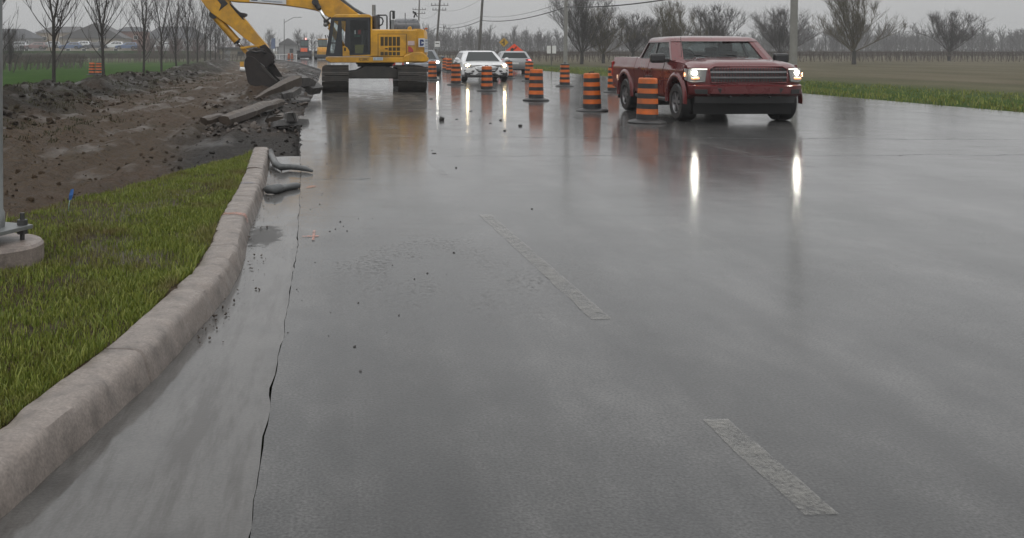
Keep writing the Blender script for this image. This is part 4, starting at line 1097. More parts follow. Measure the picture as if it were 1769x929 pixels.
sw = MB(); sw.tube([(.62 + .25*math.cos(i*PI/10), .55 + .07*math.sin(i*PI/10), 1.46 + .18*math.sin(i*PI/10)) for i in range(21)], .02, 6); sw.build('steering_wheel', M['interior'], pk, smooth=True)
for sd in (-1, 1):
    mr = MB().box((sd*1.50, 1.12, 1.44), (.36, .17, .23)).build('wing_mirror', M['black_trim'], pk, bev=.055)
    MB().box((sd*1.30, 1.12, 1.38), (.3, .08, .07)).build('mirror_arm', M['black_trim'], mr)
for sx in (-.60, .20): MB().tube([(sx, 1.42, 1.425), (sx+.30, 1.25, 1.515), (sx+.66, 1.20, 1.53)], .012, 6).build('wiper', M['black_trim'], pk)
MB().tube([(W*.74, 1.30, 1.42), (W*.74, 1.24, 1.95)], .006, 5).build('antenna', M['black_trim'], pk)
# front: grille, lamps, bumper
def np_(s, z, e=0.0):
    yy = interp(z, [.56, .66, .90, 1.10, 1.24, 1.30], [2.62, 2.72, 2.745, 2.74, 2.71, 2.62]); q = Vector(dpk(s, s*(W-.03), yy, z)); q.y += e; return q
M['grille_black'] = simple('black_grille', (.012, .012, .013), .35, coat=.5)
gr = MB().panel([np_(-.69, 1.20), np_(-.60, 1.255), np_(.60, 1.255), np_(.69, 1.20), np_(.66, .90), np_(-.66, .90)], 0, -.01, .03, (0, 1, 0)).build('grille', M['grille_black'], pk)
rim_pts = [np_(-.69, 1.20, .03), np_(-.60, 1.255, .03), np_(.60, 1.255, .03), np_(.69, 1.20, .03), np_(.66, .90, .03), np_(-.66, .90, .03), np_(-.69, 1.20, .03)]
MB().tube(rim_pts, .024, 8).build('grille_surround', M['red_car'], gr, smooth='auto')
for z in (1.02, 1.14): 
    m = MB(); rings = [[np_(s_, z+.022, .012), np_(s_, z+.016, .045), np_(s_, z-.016, .045), np_(s_, z-.022, .012)] for s_ in [lerp(-.67, .67, i/12) for i in range(13)]]
    m.loft(rings).build('grille_bar', M['rim_dark'], gr, smooth='auto')
m = MB()
for i in range(27):
    s_ = lerp(-.64, .64, i/26)
    m.loft([[np_(s_-.006, z, .022), np_(s_+.006, z, .022), np_(s_+.006, z, .032), np_(s_-.006, z, .032)] for z in (.92, 1.235)])
for z in (.95, .985, 1.06, 1.10, 1.18, 1.215):
    m.loft([[np_(s_, z-.005, .02), np_(s_, z+.005, .02), np_(s_, z+.005, .03), np_(s_, z-.005, .03)] for s_ in [lerp(-.65, .65, i/10) for i in range(11)]])
m.build('grille_mesh', M['black_trim'], gr)
for sd in (-1, 1):
    e = [np_(sd*.71, 1.22), np_(sd*.90, 1.235), np_(sd*.985, 1.20), np_(sd*.995, .93), np_(sd*.92, .90), np_(sd*.74, .92)]
    side = Vector((sd*(side_x(1.1)+.004), 2.36, 1.22)); side2 = Vector((sd*(side_x(1.0)+.004), 2.40, .97))
    hb = MB().panel(e, 0, .004, .03, (sd*.3, 1, 0)).panel([e[2], side, side2, e[3]], 0, .006, .02, (sd, .4, 0)).build('headlight', M['lens'], pk, bev=.006)
    o = MB().sphere((0, 0, 0), .055, 2, 0, 0, (1.2, .6, .9)).build('lamp', M['white_lamp'], hb, smooth=True); o.location = np_(sd*.90, 1.12, .02)
    o = MB().box((0, 0, 0), (.22, .05, .045)).build('turn_lamp', M['amber'], hb, bev=.015); o.location = np_(sd*.88, 1.00, .03)
    MB().loft([[np_(s_, 1.215, .034), np_(s_, 1.195, .045), np_(s_, 1.195, .03)] for s_ in [sd*lerp(.72, .95, i/6) for i in range(7)]]).build('daytime_strip', M['soft_lamp'], hb)
    o = MB().box((0, 0, 0), (.015, .05, .09)).build('marker_lamp', M['amber'], hb); o.location = (sd*(side_x(1.05)+.028), 2.44, 1.08)
    o = MB().box((sd*(side_x(1.1)+.002), -2.96, 1.12), (.05, .12, .40)).build('tail_light', M['red_lens'], pk, bev=.015)
    MB().box((sd*(side_x(.9)+.03), -2.43, .90), (.02, .05, .10)).build('side_marker', lamp_mat_c('rear_marker', (1, .45, .15), .5), pk)
    MB().panel([np_(sd*.70, .76), np_(sd*.90, .76), np_(sd*.88, .66), np_(sd*.70, .66)], 0, .10, .012, (0, 1, 0)).build('fog_lamp', M['black_trim'], pk, bev=.01)
rings = []
for s_ in [x*.0833 for x in range(-12, 13)]:
    s_ = max(-1, min(1, s_)); rings.append([np_(s_, .86, .0), np_(s_, .855, .06), np_(s_, .83, .10), np_(s_, .66, .11), np_(s_, .60, .08), np_(s_, .58, .0), np_(s_, .58, -.18), np_(s_, .86, -.18)])
MB().loft(rings).build('front_bumper', M['red_car'], pk, smooth='auto', angle=50)
MB().panel([np_(-.58, .79), np_(.58, .79), np_(.52, .65), np_(-.52, .65)], 0, .105, .012, (0, 1, 0)).build('bumper_inset', M['black_trim'], pk, bev=.01)
rings = []
for s_ in [x*.1 for x in range(-9, 10)]: rings.append([np_(s_, .60, .03), np_(s_, .56, .05), np_(s_, .56, -.10), np_(s_, .60, -.10)])
MB().loft([[(p.x, p.y, p.z - (.12 if 1 <= k <= 2 else 0)) for k, p in enumerate(r)] for r in rings]).build('air_dam', M['black_trim'], pk, smooth='auto')
for sx in (-.45, .45): MB().tube([np_(sx/1.3, .60, .02), np_(sx/1.3, .57, .14), np_(sx/1.3, .60, .15)], .022, 6).build('tow_hook', M['black_trim'], pk)
MB().box((0, -3.03, .68), (2*W*.94, .16, .22)).build('rear_bumper', M['chrome'], pk, bev=.04)

# ------------------------------------------------------------------ loaders far down the road
M['loader_dark'] = simple('dark_machine_paint', (.030, .036, .042), .5, var=.2); M['cab_glass'] = simple('greenish_cab_glass', (.09, .13, .13), .08, coat=1.0); M['hi_vis'] = lamp_mat('reflective_orange', (1, .16, .03), .05)
M['hi_vis'] = simple('bright_orange_panel', (.85, .13, .035), .4, var=.05); M['beacon'] = lamp_mat('lit_red_beacon', (1, .25, .2), 3.0)
def loader(name, label, px, py, body, panelmat, w_, beacon):
    b = gp(px, py); t = thing(name, label, 'loader', b, 0, 'wheeled machines working down the road')
    k = w_
    for sd in (-1, 1):
        for yy in (0, 2.6): wheel(t, sd*k*.40, yy, .68, .50, M['rim_dark'], sd, 5)
    MB().box((0, 1.3, .85), (k*.62, 4.2, .7)).build('chassis', M['loader_dark'], t, bev=.06)
    MB().prism([(-.9, .7), (-.95, 1.55), (-.7, 1.95), (.9, 2.0), (.9, .7)], 'x', -k*.30, k*.30).build('engine_cover', body, t, bev=.05)
    MB().box((0, -.97, 1.55), (k*.44, .06, .62)).build('orange_panel', panelmat, t, bev=.02)
    MB().box((0, -.80, .62), (k*.80, .5, .45)).build('counterweight', M['loader_dark'], t, bev=.08)
    MB().box((0, 1.7, 2.60), (k*.52, 1.5, 1.25)).build('cab', M['loader_dark'], t, bev=.05)
    for sd in (-1, 1): MB().box((sd*k*.125, .93, 2.68), (k*.22, .03, .85)).build('rear_window', M['cab_glass'], t, bev=.01)
    for sd in (-1, 1): MB().box((sd*k*.262, 1.7, 2.7), (.03, 1.2, .85)).build('side_window', M['cab_glass'], t, bev=.01)
    MB().box((0, 1.7, 3.27), (k*.60, 1.75, .13)).build('roof', body, t, bev=.05)
    for sd in (-1, 1):
        MB().tube([(sd*k*.28, 2.3, 2.9), (sd*k*.46, 2.2, 2.95)], .03, 6).build('mirror_arm', M['black'], t); MB().box((sd*k*.47, 2.2, 2.75), (.20, .1, .42)).build('mirror', M['black'], t, bev=.03)
    for sd in (-1, 1): MB().box((sd*k*.40, -.1, 1.42), (.55, 1.5, .08)).build('fender', M['loader_dark'], t, bev=.03)
    MB().box((0, 4.4, .55), (k*.95, .9, .9)).build('bucket', M['loader_dark'], t, bev=.1)
    if beacon:
        MB().lathe([(.10, 3.33), (.10, 3.55), (.05, 3.62), (0, 3.62)], 12, c=(.2, 1.4, 0)).build('beacon', M['beacon'], t, smooth='auto')
    else:
        MB().tube([(.55, 1.5, 3.3), (.50, 1.5, 3.62), (.42, 1.5, 3.95)], .09, 8).tube([(.95, 1.5, 3.3), (.75, 1.5, 3.9)], .07, 8).build('exhaust_stack', M['black'], t)
    return t
loader('wheel_loader', 'dark wheel loader seen from behind with a bright orange panel and red beacon', 525.5, 101.5, M['loader_dark'], M['hi_vis'], 2.65, True)
loader('backhoe_loader', 'yellow backhoe loader partly hidden behind the digger cab', 557, 103, M['yellow_paint'], simple('amber_panel', (.80, .36, .03), .4), 2.7, False)
# ------------------------------------------------------------------ tracked excavator
EO = Vector((1.08, 40.0, 0))
ex = thing('excavator', 'large yellow tracked excavator standing on the wet road with its bucket in the dirt', 'excavator', EO)
def E2(px, py, d): return ((px-PX0)*d/F - EO.x, EYE - (py-PY0)*d/F)
def E3(px, py, d): a = E2(px, py, d); return Vector((a[0], d-EO.y, a[1]))
Y = M['yellow_paint']
M['track_steel'] = simple('muddy_track_steel', (.040, .037, .034), .5, .3, var=.4, scale=7, dirt=(.075, .062, .050), dirt_amt=.8, bmp=.006); M['dark_frame'] = simple('dark_undercarriage', (.028, .026, .024), .6, var=.35, scale=3, dirt=(.06, .05, .04), dirt_amt=.7)
M['hood_black'] = simple('black_engine_hood', (.045, .048, .055), .3, var=.25, coat=.7, dirt=(.12, .12, .13), dirt_amt=.4); M['rod'] = simple('polished_steel_rod', (.62, .63, .64), .12, 1.0, var=.05); M['bucket_steel'] = simple('worn_bucket_steel', (.018, .014, .013), .5, .35, var=.4, scale=4, dirt=(.045, .032, .026), dirt_amt=.8, bmp=.008)
M['cab_clear'] = clear_glass('cab_clear_glass', (.87, .90, .90)); M['cab_black'] = simple('cab_black_frame', (.016, .018, .022), .4, var=.2, coat=.3); M['hose_black'] = simple('black_hydraulic_hose', (.020, .020, .022), .45, coat=.2)
M['grille_dark'] = simple('dark_slot', (.050, .034, .012), .6); M['sticker'] = simple('white_sticker', (.60, .62, .64), .35, var=.06); M['sticker_blue'] = simple('navy_print', (.015, .03, .12), .4); M['sticker_grey'] = simple('grey_print', (.30, .33, .40), .4, var=.3, scale=40)
M['seat'] = simple('dark_seat_cloth', (.035, .036, .040), .8)
# tracks: each a belt of shoes round sprocket and idler
def track(x0, x1):
    L, H = 4.7, .97; r = H/2 - .05; yc = L/2 - r - .05
    path = []
    n = 200; per = 2*(2*yc) + 2*PI*r
    def pt(s):
        s = s % per
        if s < 2*yc: return (-yc + s, r+.05+r, 0.0)
        s -= 2*yc
        if s < PI*r: a = PI/2 - s/r; return (yc + r*math.cos(a), r+.05 + r*math.sin(a), PI/2-a)
        s -= PI*r
        if s < 2*yc: return (yc - s, .05, PI)
        s -= 2*yc; a = -PI/2 - s/r; return (-yc + r*math.cos(a), r+.05 + r*math.sin(a), PI/2-a)
    t = thing('track', None, None); t.parent = ex; t.location = ((x0+x1)/2, 0, 0)
    w_ = x1-x0; N = 48; sh = MB()
    for k in range(N):
        y, z, a = pt(per*k/N); pitch = per/N
        rot = Matrix.Rotation(-a, 3, 'X')
        sh.box((0, y, z), (w_, pitch*.93, .03), rot)
        for off, hh in ((-.36, .055), (0, .04), (.36, .04)):
            q = rot @ Vector((0, off*pitch, .028)); sh.box((0, y+q.y, z+q.z), (w_*.99, .022, hh), rot)
    sh.build('track_shoes', M['track_steel'], t)
    MB().lathe([(0, -.12), (r-.06, -.12), (r-.03, -.05), (r-.03, .05), (r-.06, .12), (0, .12)], 24, 'x', (0, -yc, r+.05)).build('idler', M['track_steel'], t, smooth='auto')
    MB().lathe([(0, -.12), (r-.06, -.12), (r-.03, -.05), (r-.03, .05), (r-.06, .12), (0, .12)], 24, 'x', (0, yc, r+.05)).build('sprocket', M['track_steel'], t, smooth='auto')
    MB().box((0, 0, .47), (w_*.42, 2*yc-.5, .46)).build('track_frame', M['dark_frame'], t, bev=.05)
    for k in range(7): MB().lathe([(0, -.2), (.11, -.2), (.11, .2), (0, .2)], 14, 'x', (0, lerp(-1.5, 1.5, k/6), .19)).build('roller', M['track_steel'], t, smooth='auto')
    return t
D0 = 37.75
xl0, xl1 = E2(556, 100, D0)[0], E2(602.5, 100, D0)[0]; xr0, xr1 = E2(688, 100, D0)[0], E2(737.5, 100, D0)[0]
track(xl0, xl1); track(xr0, xr1)
cx = (xl1+xr0)/2
cf = MB()
cf.prism([(xl1-.05, .50), (xr0+.05, .50), (xr0+.05, .86), (xr0-.42, .98), (xl1+.62, .98), (xl1+.3, .80), (xl1-.05, .76)], 'y', -1.35, 1.35)
cf.build('car_body_frame', M['dark_frame'], ex, bev=.03)
tx = .0
MB().lathe([(.0, .95), (.72, .95), (.72, 1.04), (.78, 1.05), (.78, 1.14), (0, 1.14)], 36, c=(.05, 0, 0)).build('slew_ring', M['dark_frame'], ex, smooth='auto')
# upper structure (side face at d = 38.5)
DS = 38.5
def S2(px, py): return E2(px, py, DS)
yn, yf_ = DS-EO.y, 1.5
def side_prism(pxs, a=None, b=None): return MB().prism([S2(*p) for p in pxs], 'y', yn if a is None else a, yf_ if b is None else b)
side_prism([(563, 98.2), (739, 98.2), (741, 101), (739, 106), (731, 108), (571, 108), (562, 103)]).build('deck_frame', Y, ex, bev=.03)
# engine housing and counterweight
eh = side_prism([(640.6, 50.5), (721, 50.5), (721, 98), (640.6, 98)]).build('engine_housing', Y, ex, bev=.05)
m = MB(); rings = []
pl = lambda x, y: (x, y)
x0 = S2(716, 60)[0]; x1 = S2(741.5, 60)[0]
def cw_ring(z, grow):
    pts = []
    for i in range(9):
        a = -PI/2 + PI*i/8
        pts.append((x0 + (x1-x0+grow)*max(0, math.cos(a))**.45, (yf_-.02)*math.copysign(abs(math.sin(a))**.7, math.sin(a)), z))
    return [(x0-.02, -(yf_-.02), z)] + pts + [(x0-.02, yf_-.02, z)]
zT, zB = S2(0, 49.5)[1], S2(0, 106)[1]
MB().loft([cw_ring(zB, -.12), cw_ring(zB+.12, 0), cw_ring(lerp(zB, zT, .5), .03), cw_ring(zT-.12, 0), cw_ring(zT-.03, -.08), cw_ring(zT, -.22)]).build('counterweight', Y, ex, smooth='auto', angle=40)
# swept lower step of the counterweight
side_prism([(697, 106.5), (697, 97), (712, 90), (730, 90), (738, 97), (738, 106.5)], yn-.05, yn+.2).build('tail_step', Y, ex, bev=.03)
# grille door
gd = side_prism([(654, 60), (701, 60), (701, 91), (696, 97.5), (654, 97.5)], yn-.022, yn+.02).build('engine_door', Y, ex, bev=.012)
g = MB()
for k in range(5):
    a = 657.3 + 7.0*k
    g.prism([S2(a, 63.5), S2(a+5.6, 63.5), S2(a+5.6, 79), S2(a, 79)], 'y', yn-.030, yn-.018)
    if k >= 2: g.prism([S2(a, 81.5), S2(a+5.6, 81.5), S2(a+5.6, 87.5), S2(a, 87.5)], 'y', yn-.030, yn-.018)
    g.prism([S2(a, 89.5), S2(a+5.6, 89.5), S2(a+5.6, 95.5), S2(a, 95.5)], 'y', yn-.030, yn-.018)
g.build('grille', M['grille_dark'], gd)
MB().prism([S2(665, 83), S2(670, 83), S2(670, 85), S2(665, 85)], 'y', yn-.05, yn-.02).build('handle', M['black'], gd)
seam = MB()
for (a, b) in (((652.6, 59), (653.4, 98)), ((652.6, 58.3), (702.6, 59)), ((701.8, 59), (702.6, 92))): seam.prism([S2(a[0], a[1]), S2(b[0], a[1]), S2(b[0], b[1]), S2(a[0], b[1])], 'y', yn-.006, yn+.0)
seam.build('door_gap', M['grille_dark'], ex)
# stickers and writing
def stick(pxs, mat, name, e=.012, par=None): return MB().prism([S2(*p) for p in pxs], 'y', yn-e, yn-e+.006).build(name, mat, par or ex)
MB().prism([S2(*p) for p in [(704.5, 70.5), (716, 70.5), (716, 78), (704.5, 78)]], 'y', yn-.012, yn-.004).build('warning_sticker', simple('pink_white_sticker', (.52, .40, .38), .4, var=.2, scale=30), ex)
rf = MB(); cxr, czr = S2(705, 89.5); rr_ = .20
rf.prism([(cxr, czr)] + [(cxr + rr_*math.cos(PI/2*i/8), czr + rr_*1.1*math.sin(PI/2*i/8)) for i in range(9)], 'y', yn-.066, yn-.052); rf.build('red_reflector', M['red_lens'], ex)
# company plate wrapped round the corner: navy letter mark on white
pl1 = stick([(722.8, 66), (733.5, 66), (733.5, 81), (722.8, 81)], M['sticker'], 'company_plate', .05)
def U(px, py): return S2(px, py)
lg = MB(); lg.prism([U(725, 68), U(730, 68), U(732, 70), U(732, 72.2), U(729.6, 72.2), U(728.6, 71), U(728, 71), U(728, 76), U(728.6, 76), U(729.6, 74.8), U(732, 74.8), U(732, 77), U(730, 79), U(725, 79)], 'y', yn-.058, yn-.0505)
lg.build('letter_mark', M['sticker_blue'], pl1)
# the white panel follows the curved tail
def cwp(a, z, e=.012):
    q = [(x0 + (x1-x0+.0)*max(0, math.cos(a))**.45, (yf_-.02)*math.copysign(abs(math.sin(a))**.7, math.sin(a)), z)][0]; n = Vector((math.cos(a), math.sin(a), 0)).normalized(); return Vector(q) + n*(e+.03)
m = MB(); za, zb_ = S2(0, 67)[1], S2(0, 90)[1]; A = [R(-66 + 4*i) for i in range(10)]
vs = [cwp(a, z, e) for z in (zb_, za) for e in (0, .01) for a in A]; n = len(A)
fs = []
for i in range(n-1): fs += [(i, i+1, 2*n+i+1, 2*n+i), (n+i, 3*n+i, 3*n+i+1, n+i+1), (i, n+i, n+i+1, i+1), (2*n+i, 2*n+i+1, 3*n+i+1, 3*n+i)]
fs += [(0, 2*n, 3*n, n), (n-1, 2*n-1, 4*n-1, 3*n-1)]
pl2 = m.add(vs, fs).build('company_plate', M['sticker'], ex)
for (zt0, zt1) in ((68.5, 71.5), (74.5, 76.2), (79, 80.4), (83, 84.4)):
    za2, zb2 = S2(0, zt0)[1], S2(0, zt1)[1]; A2 = A[1:8]; n = len(A2); vs = [cwp(a, z, .016) for z in (zb2, za2) for a in A2]
    MB().add(vs, [(i, i+1, n+i+1, n+i) for i in range(n-1)]).build('print_line', M['sticker_grey'], pl2)
dc = stick([(644.5, 98.6), (661.5, 98.6), (661.5, 104), (644.5, 104)], simple('pale_blue_sticker', (.42, .50, .54), .4, var=.1), 'deck_sticker', .012)
MB().prism([S2(646, 99.6), S2(648.5, 99.6), S2(648.5, 103), S2(646, 103)], 'y', yn-.018, yn-.0125).prism([S2(651, 100.2), S2(660, 100.2), S2(660, 102.4), S2(651, 102.4)], 'y', yn-.018, yn-.0125).build('print', M['sticker_grey'], dc)
tm = text_mb('RS 20PK2', .155, .006); c = S2(628.2, 102.6)
xform(tm, Matrix.Translation((c[0], yn-.007, c[1])) @ Matrix.Rotation(R(90), 4, 'X') @ Matrix.Diagonal((.62, 1, 1, 1)).to_4x4())
tm.build('lettering', M['black'], ex)
# cab
cb = thing('cab', None, None); cb.parent = ex
y0, y1 = yn-.02, yn+1.05
def bar(p, q, w_, ya, mat, name, dep=.08):
    a, b = Vector(S2(*p)), Vector(S2(*q)); d = (b-a).normalized(); n_ = Vector((-d.y, d.x))*w_/2
    return MB().prism([a+n_, b+n_, b-n_, a-n_], 'y', ya, ya+dep).build(name, mat, cb)
rf_ = side_prism([(574.5, 30.5), (577, 26), (583, 24.6), (638, 24.6), (641, 27), (641, 30.5)], y0, y1).build('cab_roof', Y, cb, bev=.025)
for ya in (y0, y1-.08):
    bar((565.5, 96), (575, 31), .13, ya, M['cab_black'], 'front_pillar'); MB().prism([S2(*p) for p in [(578, 96), (592, 96), (589.5, 31), (585, 31)]], 'y', ya+.001, ya+.08).build('middle_pillar', M['cab_black'], cb); MB().prism([S2(*p) for p in [(595, 96), (605, 96), (605, 31), (597, 31)]], 'y', ya+.001, ya+.08).build('door_pillar', M['cab_black'], cb)
    bar((638, 96), (638, 30), .11, ya, M['cab_black'], 'rear_pillar'); bar((568, 94.5), (641, 94.5), .12, ya+.002, M['cab_black'], 'sill'); bar((573, 32.3), (641, 32.3), .12, ya+.003, M['cab_black'], 'top_rail')
side_prism([(639.4, 28), (643, 28), (643, 97), (639.4, 97)], y0, y1).build('rear_panel', Y, cb)
side_prism([(592, 96.8), (641, 96.8), (641, 94.2), (604, 95.5), (592, 96.6)], y0-.006, y0+.05).build('door_sill', Y, cb)
side_prism([(592, 97), (604, 97), (603.5, 88), (600, 82), (596, 79.5), (592, 79)], y0-.012, y0+.03).build('door_panel', Y, cb, bev=.008)
side_prism([(594.5, 82), (597.5, 82), (597.5, 88), (594.5, 88)], y0-.02, y0-.012).build('door_handle', M['black'], cb)
side_prism([(603, 36), (608, 33), (636, 33), (636, 93), (606, 94)], y0+.02, y0+.03).build('door_window', M['cab_clear'], cb)
side_prism([(575, 33), (597, 33), (589, 94), (567, 94)], y0+.02, y0+.03).build('front_side_window', M['cab_clear'], cb)
side_prism([(575, 33), (597, 33), (589, 94), (567, 94)], y1-.06, y1-.05).build('far_side_window', M['cab_clear'], cb)
bar((570, 74), (586, 74), .05, y0, M['cab_black'], 'hand_rail', .03)
bar((600, 60), (637, 60), .06, y0+.035, M['cab_black'], 'window_rail', .03)
# windshield plane
a0, a1 = S2(567, 94), S2(575.5, 32)
MB().add([(a0[0], y0+.07, a0[1]), (a0[0], y1-.07, a0[1]), (a1[0], y1-.07, a1[1]), (a1[0], y0+.07, a1[1])], [(0, 1, 2, 3)]).build('windshield', M['cab_clear'], cb)
# inside: seat, console, floor, rear wall
side_prism([(612, 92), (630, 92), (630, 78), (628, 76), (612, 78)], y0+.3, y0+.8).prism([S2(*p) for p in [(624, 78), (633, 78), (636, 52), (628, 50)]], 'y', y0+.3, y0+.8).build('seat', M['seat'], cb, bev=.03)
side_prism([(576, 95), (589, 95), (589, 74), (584, 66), (580, 66)], y0+.55, y0+.95).build('console', M['cab_black'], cb, bev=.03)
side_prism([(568, 96.5), (640, 96.5), (640, 94), (568, 94)], y0+.05, y1-.05).build('cab_floor', M['cab_black'], cb)
side_prism([(601, 94), (639, 94), (639, 32), (603, 32)], y1-.1, y1-.07).build('far_wall', M['seat'], cb)
side_prism([(613, 77), (629, 77), (626.5, 92.5), (613.5, 92.5)], y0+.042, y0+.05).build('lower_window_panel', simple('olive_panel', (.12, .11, .03), .6), cb)
side_prism([(618.5, 52), (623.5, 50.5), (623.5, 59), (618.5, 59)], y0+.2, y0+.21).build('red_tag', simple('dull_red_cloth', (.20, .035, .035), .7), cb); side_prism([(612.5, 52), (614.5, 52), (614.5, 59), (612.5, 59)], y0+.2, y0+.21).build('white_tag', M['sticker'], cb); side_prism([(612, 61), (622, 61), (622, 63), (612, 63)], y0+.2, y0+.21).build('green_tag', simple('dull_green', (.05, .16, .12), .6), cb)
# work lamp and bracket on the cab front
MB().tube([E3(563, 40, 38.7), E3(566, 34, 38.7), E3(571, 30, 38.8)], .04, 8).build('lamp_bracket', M['black'], cb, smooth=True)
MB().sphere(E3(562.5, 42, 38.7), .10, 2).build('work_lamp', M['lens'], cb, smooth=True); MB().box(E3(561.5, 36.5, 38.7), (.12, .14, .12)).build('work_lamp', M['black'], cb, bev=.02)
# on top of the engine: black hood, rails, mirror, exhaust
def hood(z_, k): 
    xa, xb = S2(678, 0)[0], S2(729.5, 0)[0]; c_ = (xa+xb)/2; h_ = (xb-xa)/2*k
    return [(c_-h_, -.75*k-.1, z_), (c_-h_*.92, -1.0*k-.1, z_), (c_+h_*.9, -1.0*k-.1, z_), (c_+h_, -.7*k-.1, z_), (c_+h_, .8*k, z_), (c_+h_*.9, 1.1*k, z_), (c_-h_*.92, 1.1*k, z_), (c_-h_, .8*k, z_)]
zh = lambda py: E2(0, py, 39.0)[1]
MB().loft([hood(zh(50.5), 1.0), hood(zh(46), .99), hood(zh(40), .95), hood(zh(35), .86), hood(zh(32), .74), hood(zh(31), .55)]).build('engine_hood', M['hood_black'], ex, smooth='auto', angle=60)
bk = side_prism([(704, 50.5), (712.5, 50.5), (711, 46), (709, 45), (706, 46)], yn+.1, yn+.25).build('lifting_eye', Y, ex, bev=.02)
def rail(pts, r=.028, mat=None, name='hand_rail', d=38.6): return MB().tube([E3(a, b, d) for a, b in pts], r, 8).build(name, mat or M['black'], ex, smooth=True)
rail([(668.5, 50), (668.5, 28), (667, 26), (652, 26)]); rail([(674, 50), (674, 21), (675.5, 19), (679, 19)])
mr = MB().box(E3(680, 25.5, 38.6), (.10, .14, .32)).build('rear_mirror', M['black'], ex, bev=.02); MB().box(E3(678, 43, 38.6), (.13, .05, .42)).build('mirror_back', M['galv'], ex, bev=.02)
rail([(655, 29), (660, 31), (662, 36), (660, 42), (656, 44)], .03, M['hose_black'], 'loop_hose')
MB().lathe([(0, zh(50)), (.16, zh(50)), (.16, zh(27)), (.12, zh(25)), (0, zh(25))], 18, c=(E2(650, 0, 39)[0], -.7, 0)).build('air_filter', M['hood_black'], ex, smooth='auto')
MB().lathe([(0, zh(26)), (.075, zh(26)), (.075, zh(7)), (.06, zh(7)), (.06, zh(9)), (0, zh(9))], 16, c=(E2(646.3, 0, 39.2)[0], -.4, 0)).build('exhaust_stack', M['galv'], ex, smooth='auto')
rail([(700, 34), (700, 22)], .014, M['black'], 'antenna', 39.2); m = MB().tube([E3(715, 30, 39.2), E3(718, 22.5, 39.2)], .03, 6).tube([E3(713, 19.5, 39.2), E3(718.5, 23, 39.2)], .035, 6).tube([E3(718, 22.5, 39.2), E3(721, 29, 39.2)], .02, 6); m.build('camera_bracket', M['black'], ex, smooth=True)
MB().box(E3(736, 49.3, 38.9), (.10, .2, .06)).build('tail_marker', simple('orange_marker', (.5, .12, .03), .3), ex)
# boom: gooseneck plate box, at the machine's centre plane
DB = 40.0
def B2(px, py): return E2(px, py, DB)
lower = [(604, 62), (588, 47), (575, 36), (566, 28.5), (556, 21.5), (545, 17.5), (530, 14.5), (500, 10), (470, 6.8), (440, 4.6), (410, 3.2), (398, 2.0), (385, -4)]
upper = [(372, -14), (380, -27), (400, -33), (440, -36), (490, -36), (530, -31), (560, -20), (590, 2), (622, 26), (640, 44), (640, 60)]
bm_ = MB().prism([B2(*p) for p in lower + upper], 'y', -.06, .62).build('boom', Y, ex, bev=.025)
sg = MB().prism([B2(*p) for p in [(431.5, -22), (494.5, -16), (494.5, 7.6), (431.5, 2.8)]], 'y', -.085, -.064).build('boom_sign', M['sticker'], bm_)
MB().prism([B2(*p) for p in [(434.5, -14), (445, -13), (445, 1.4), (434.5, .7)]], 'y', -.092, -.086).build('letter_mark', M['sticker_blue'], sg)
MB().prism([B2(*p) for p in [(452, -10), (490, -6.5), (490, -1.5), (452, -5)]], 'y', -.092, -.086).prism([B2(*p) for p in [(452, 0), (488, 2.9), (488, 4.6), (452, 1.7)]], 'y', -.092, -.086).build('print', M['sticker_grey'], sg)
for yy in (-.22, .70):
    a, b = E3(545, 4, DB), E3(572, 48, DB); a.y = b.y = yy
    c_ = a.lerp(b, .25)
    MB().tube([c_, b], .075, 12).build('cylinder_rod', M['rod'], bm_, smooth=True)
    MB().tube([b.lerp(a, .05), b + (b-a)*.8], .13, 14).build('lift_cylinder', Y, bm_, smooth='auto')
    MB().lathe([(0, -.13), (.14, -.13), (.14, .13), (0, .13)], 16, 'y', a).build('pin_boss', M['hose_black'], bm_, smooth='auto')
    MB().tube([a, c_], .11, 12).build('cylinder_eye', M['hose_black'], bm_, smooth='auto')
for i, (o_, yy, mt) in enumerate(((0, .05, 'hose_black'), (1.2, .18, 'hose_black'), (2.2, .32, 'galv'), (.6, .45, 'hose_black'))):
    MB().tube([E3(560+o_, -24-o_, DB) + Vector((0, yy, 0)), E3(586+o_, -3-o_, DB) + Vector((0, yy, 0)), E3(600+o_, 9-o_*1.5, DB) + Vector((0, yy, 0)), E3(612, 18-o_*2.2, DB) + Vector((0, yy, 0)), E3(628, 25-o_, DB) + Vector((0, yy, 0)), E3(640, 27, DB) + Vector((0, yy, 0))], .038, 8).build('hydraulic_hose', M[mt], bm_, smooth=True)
# stick
st_pts = [(347, 0), (338, -12), (352, -34), (374, -30), (390, -10), (401, 9), (412, 22), (426, 35), (445, 59), (460, 76), (471, 92), (474, 100), (466, 105), (456, 98), (447, 84), (440, 78), (420, 64), (400, 47), (381, 34), (365, 22), (356, 12)]
sk_ = MB().prism([B2(*p) for p in st_pts], 'y', -.01, .52).build('stick', Y, ex, bev=.025)
MB().prism([B2(*p) for p in [(396, 3), (402, 10), (407, 15), (414, 21), (425.5, 23), (425, 27), (420, 29.5), (423, 35), (419, 33), (408, 21), (398, 9)]], 'y', -.04, .56).build('dump_bracket', M['bucket_steel'], sk_, bev=.015)
MB().prism([B2(*p) for p in [(374, -2), (388, -1), (394, 6), (384, 14), (378, 19), (382, 8)]], 'y', -.03, .54).build('stick_cylinder_mount', M['hose_black'], sk_, bev=.02)
MB().prism([B2(*p) for p in [(448, 80), (458, 76), (466, 84), (473, 94), (475, 101), (466, 107), (455, 100)]], 'y', -.06, .58).build('stick_end', M['bucket_steel'], sk_, bev=.02)
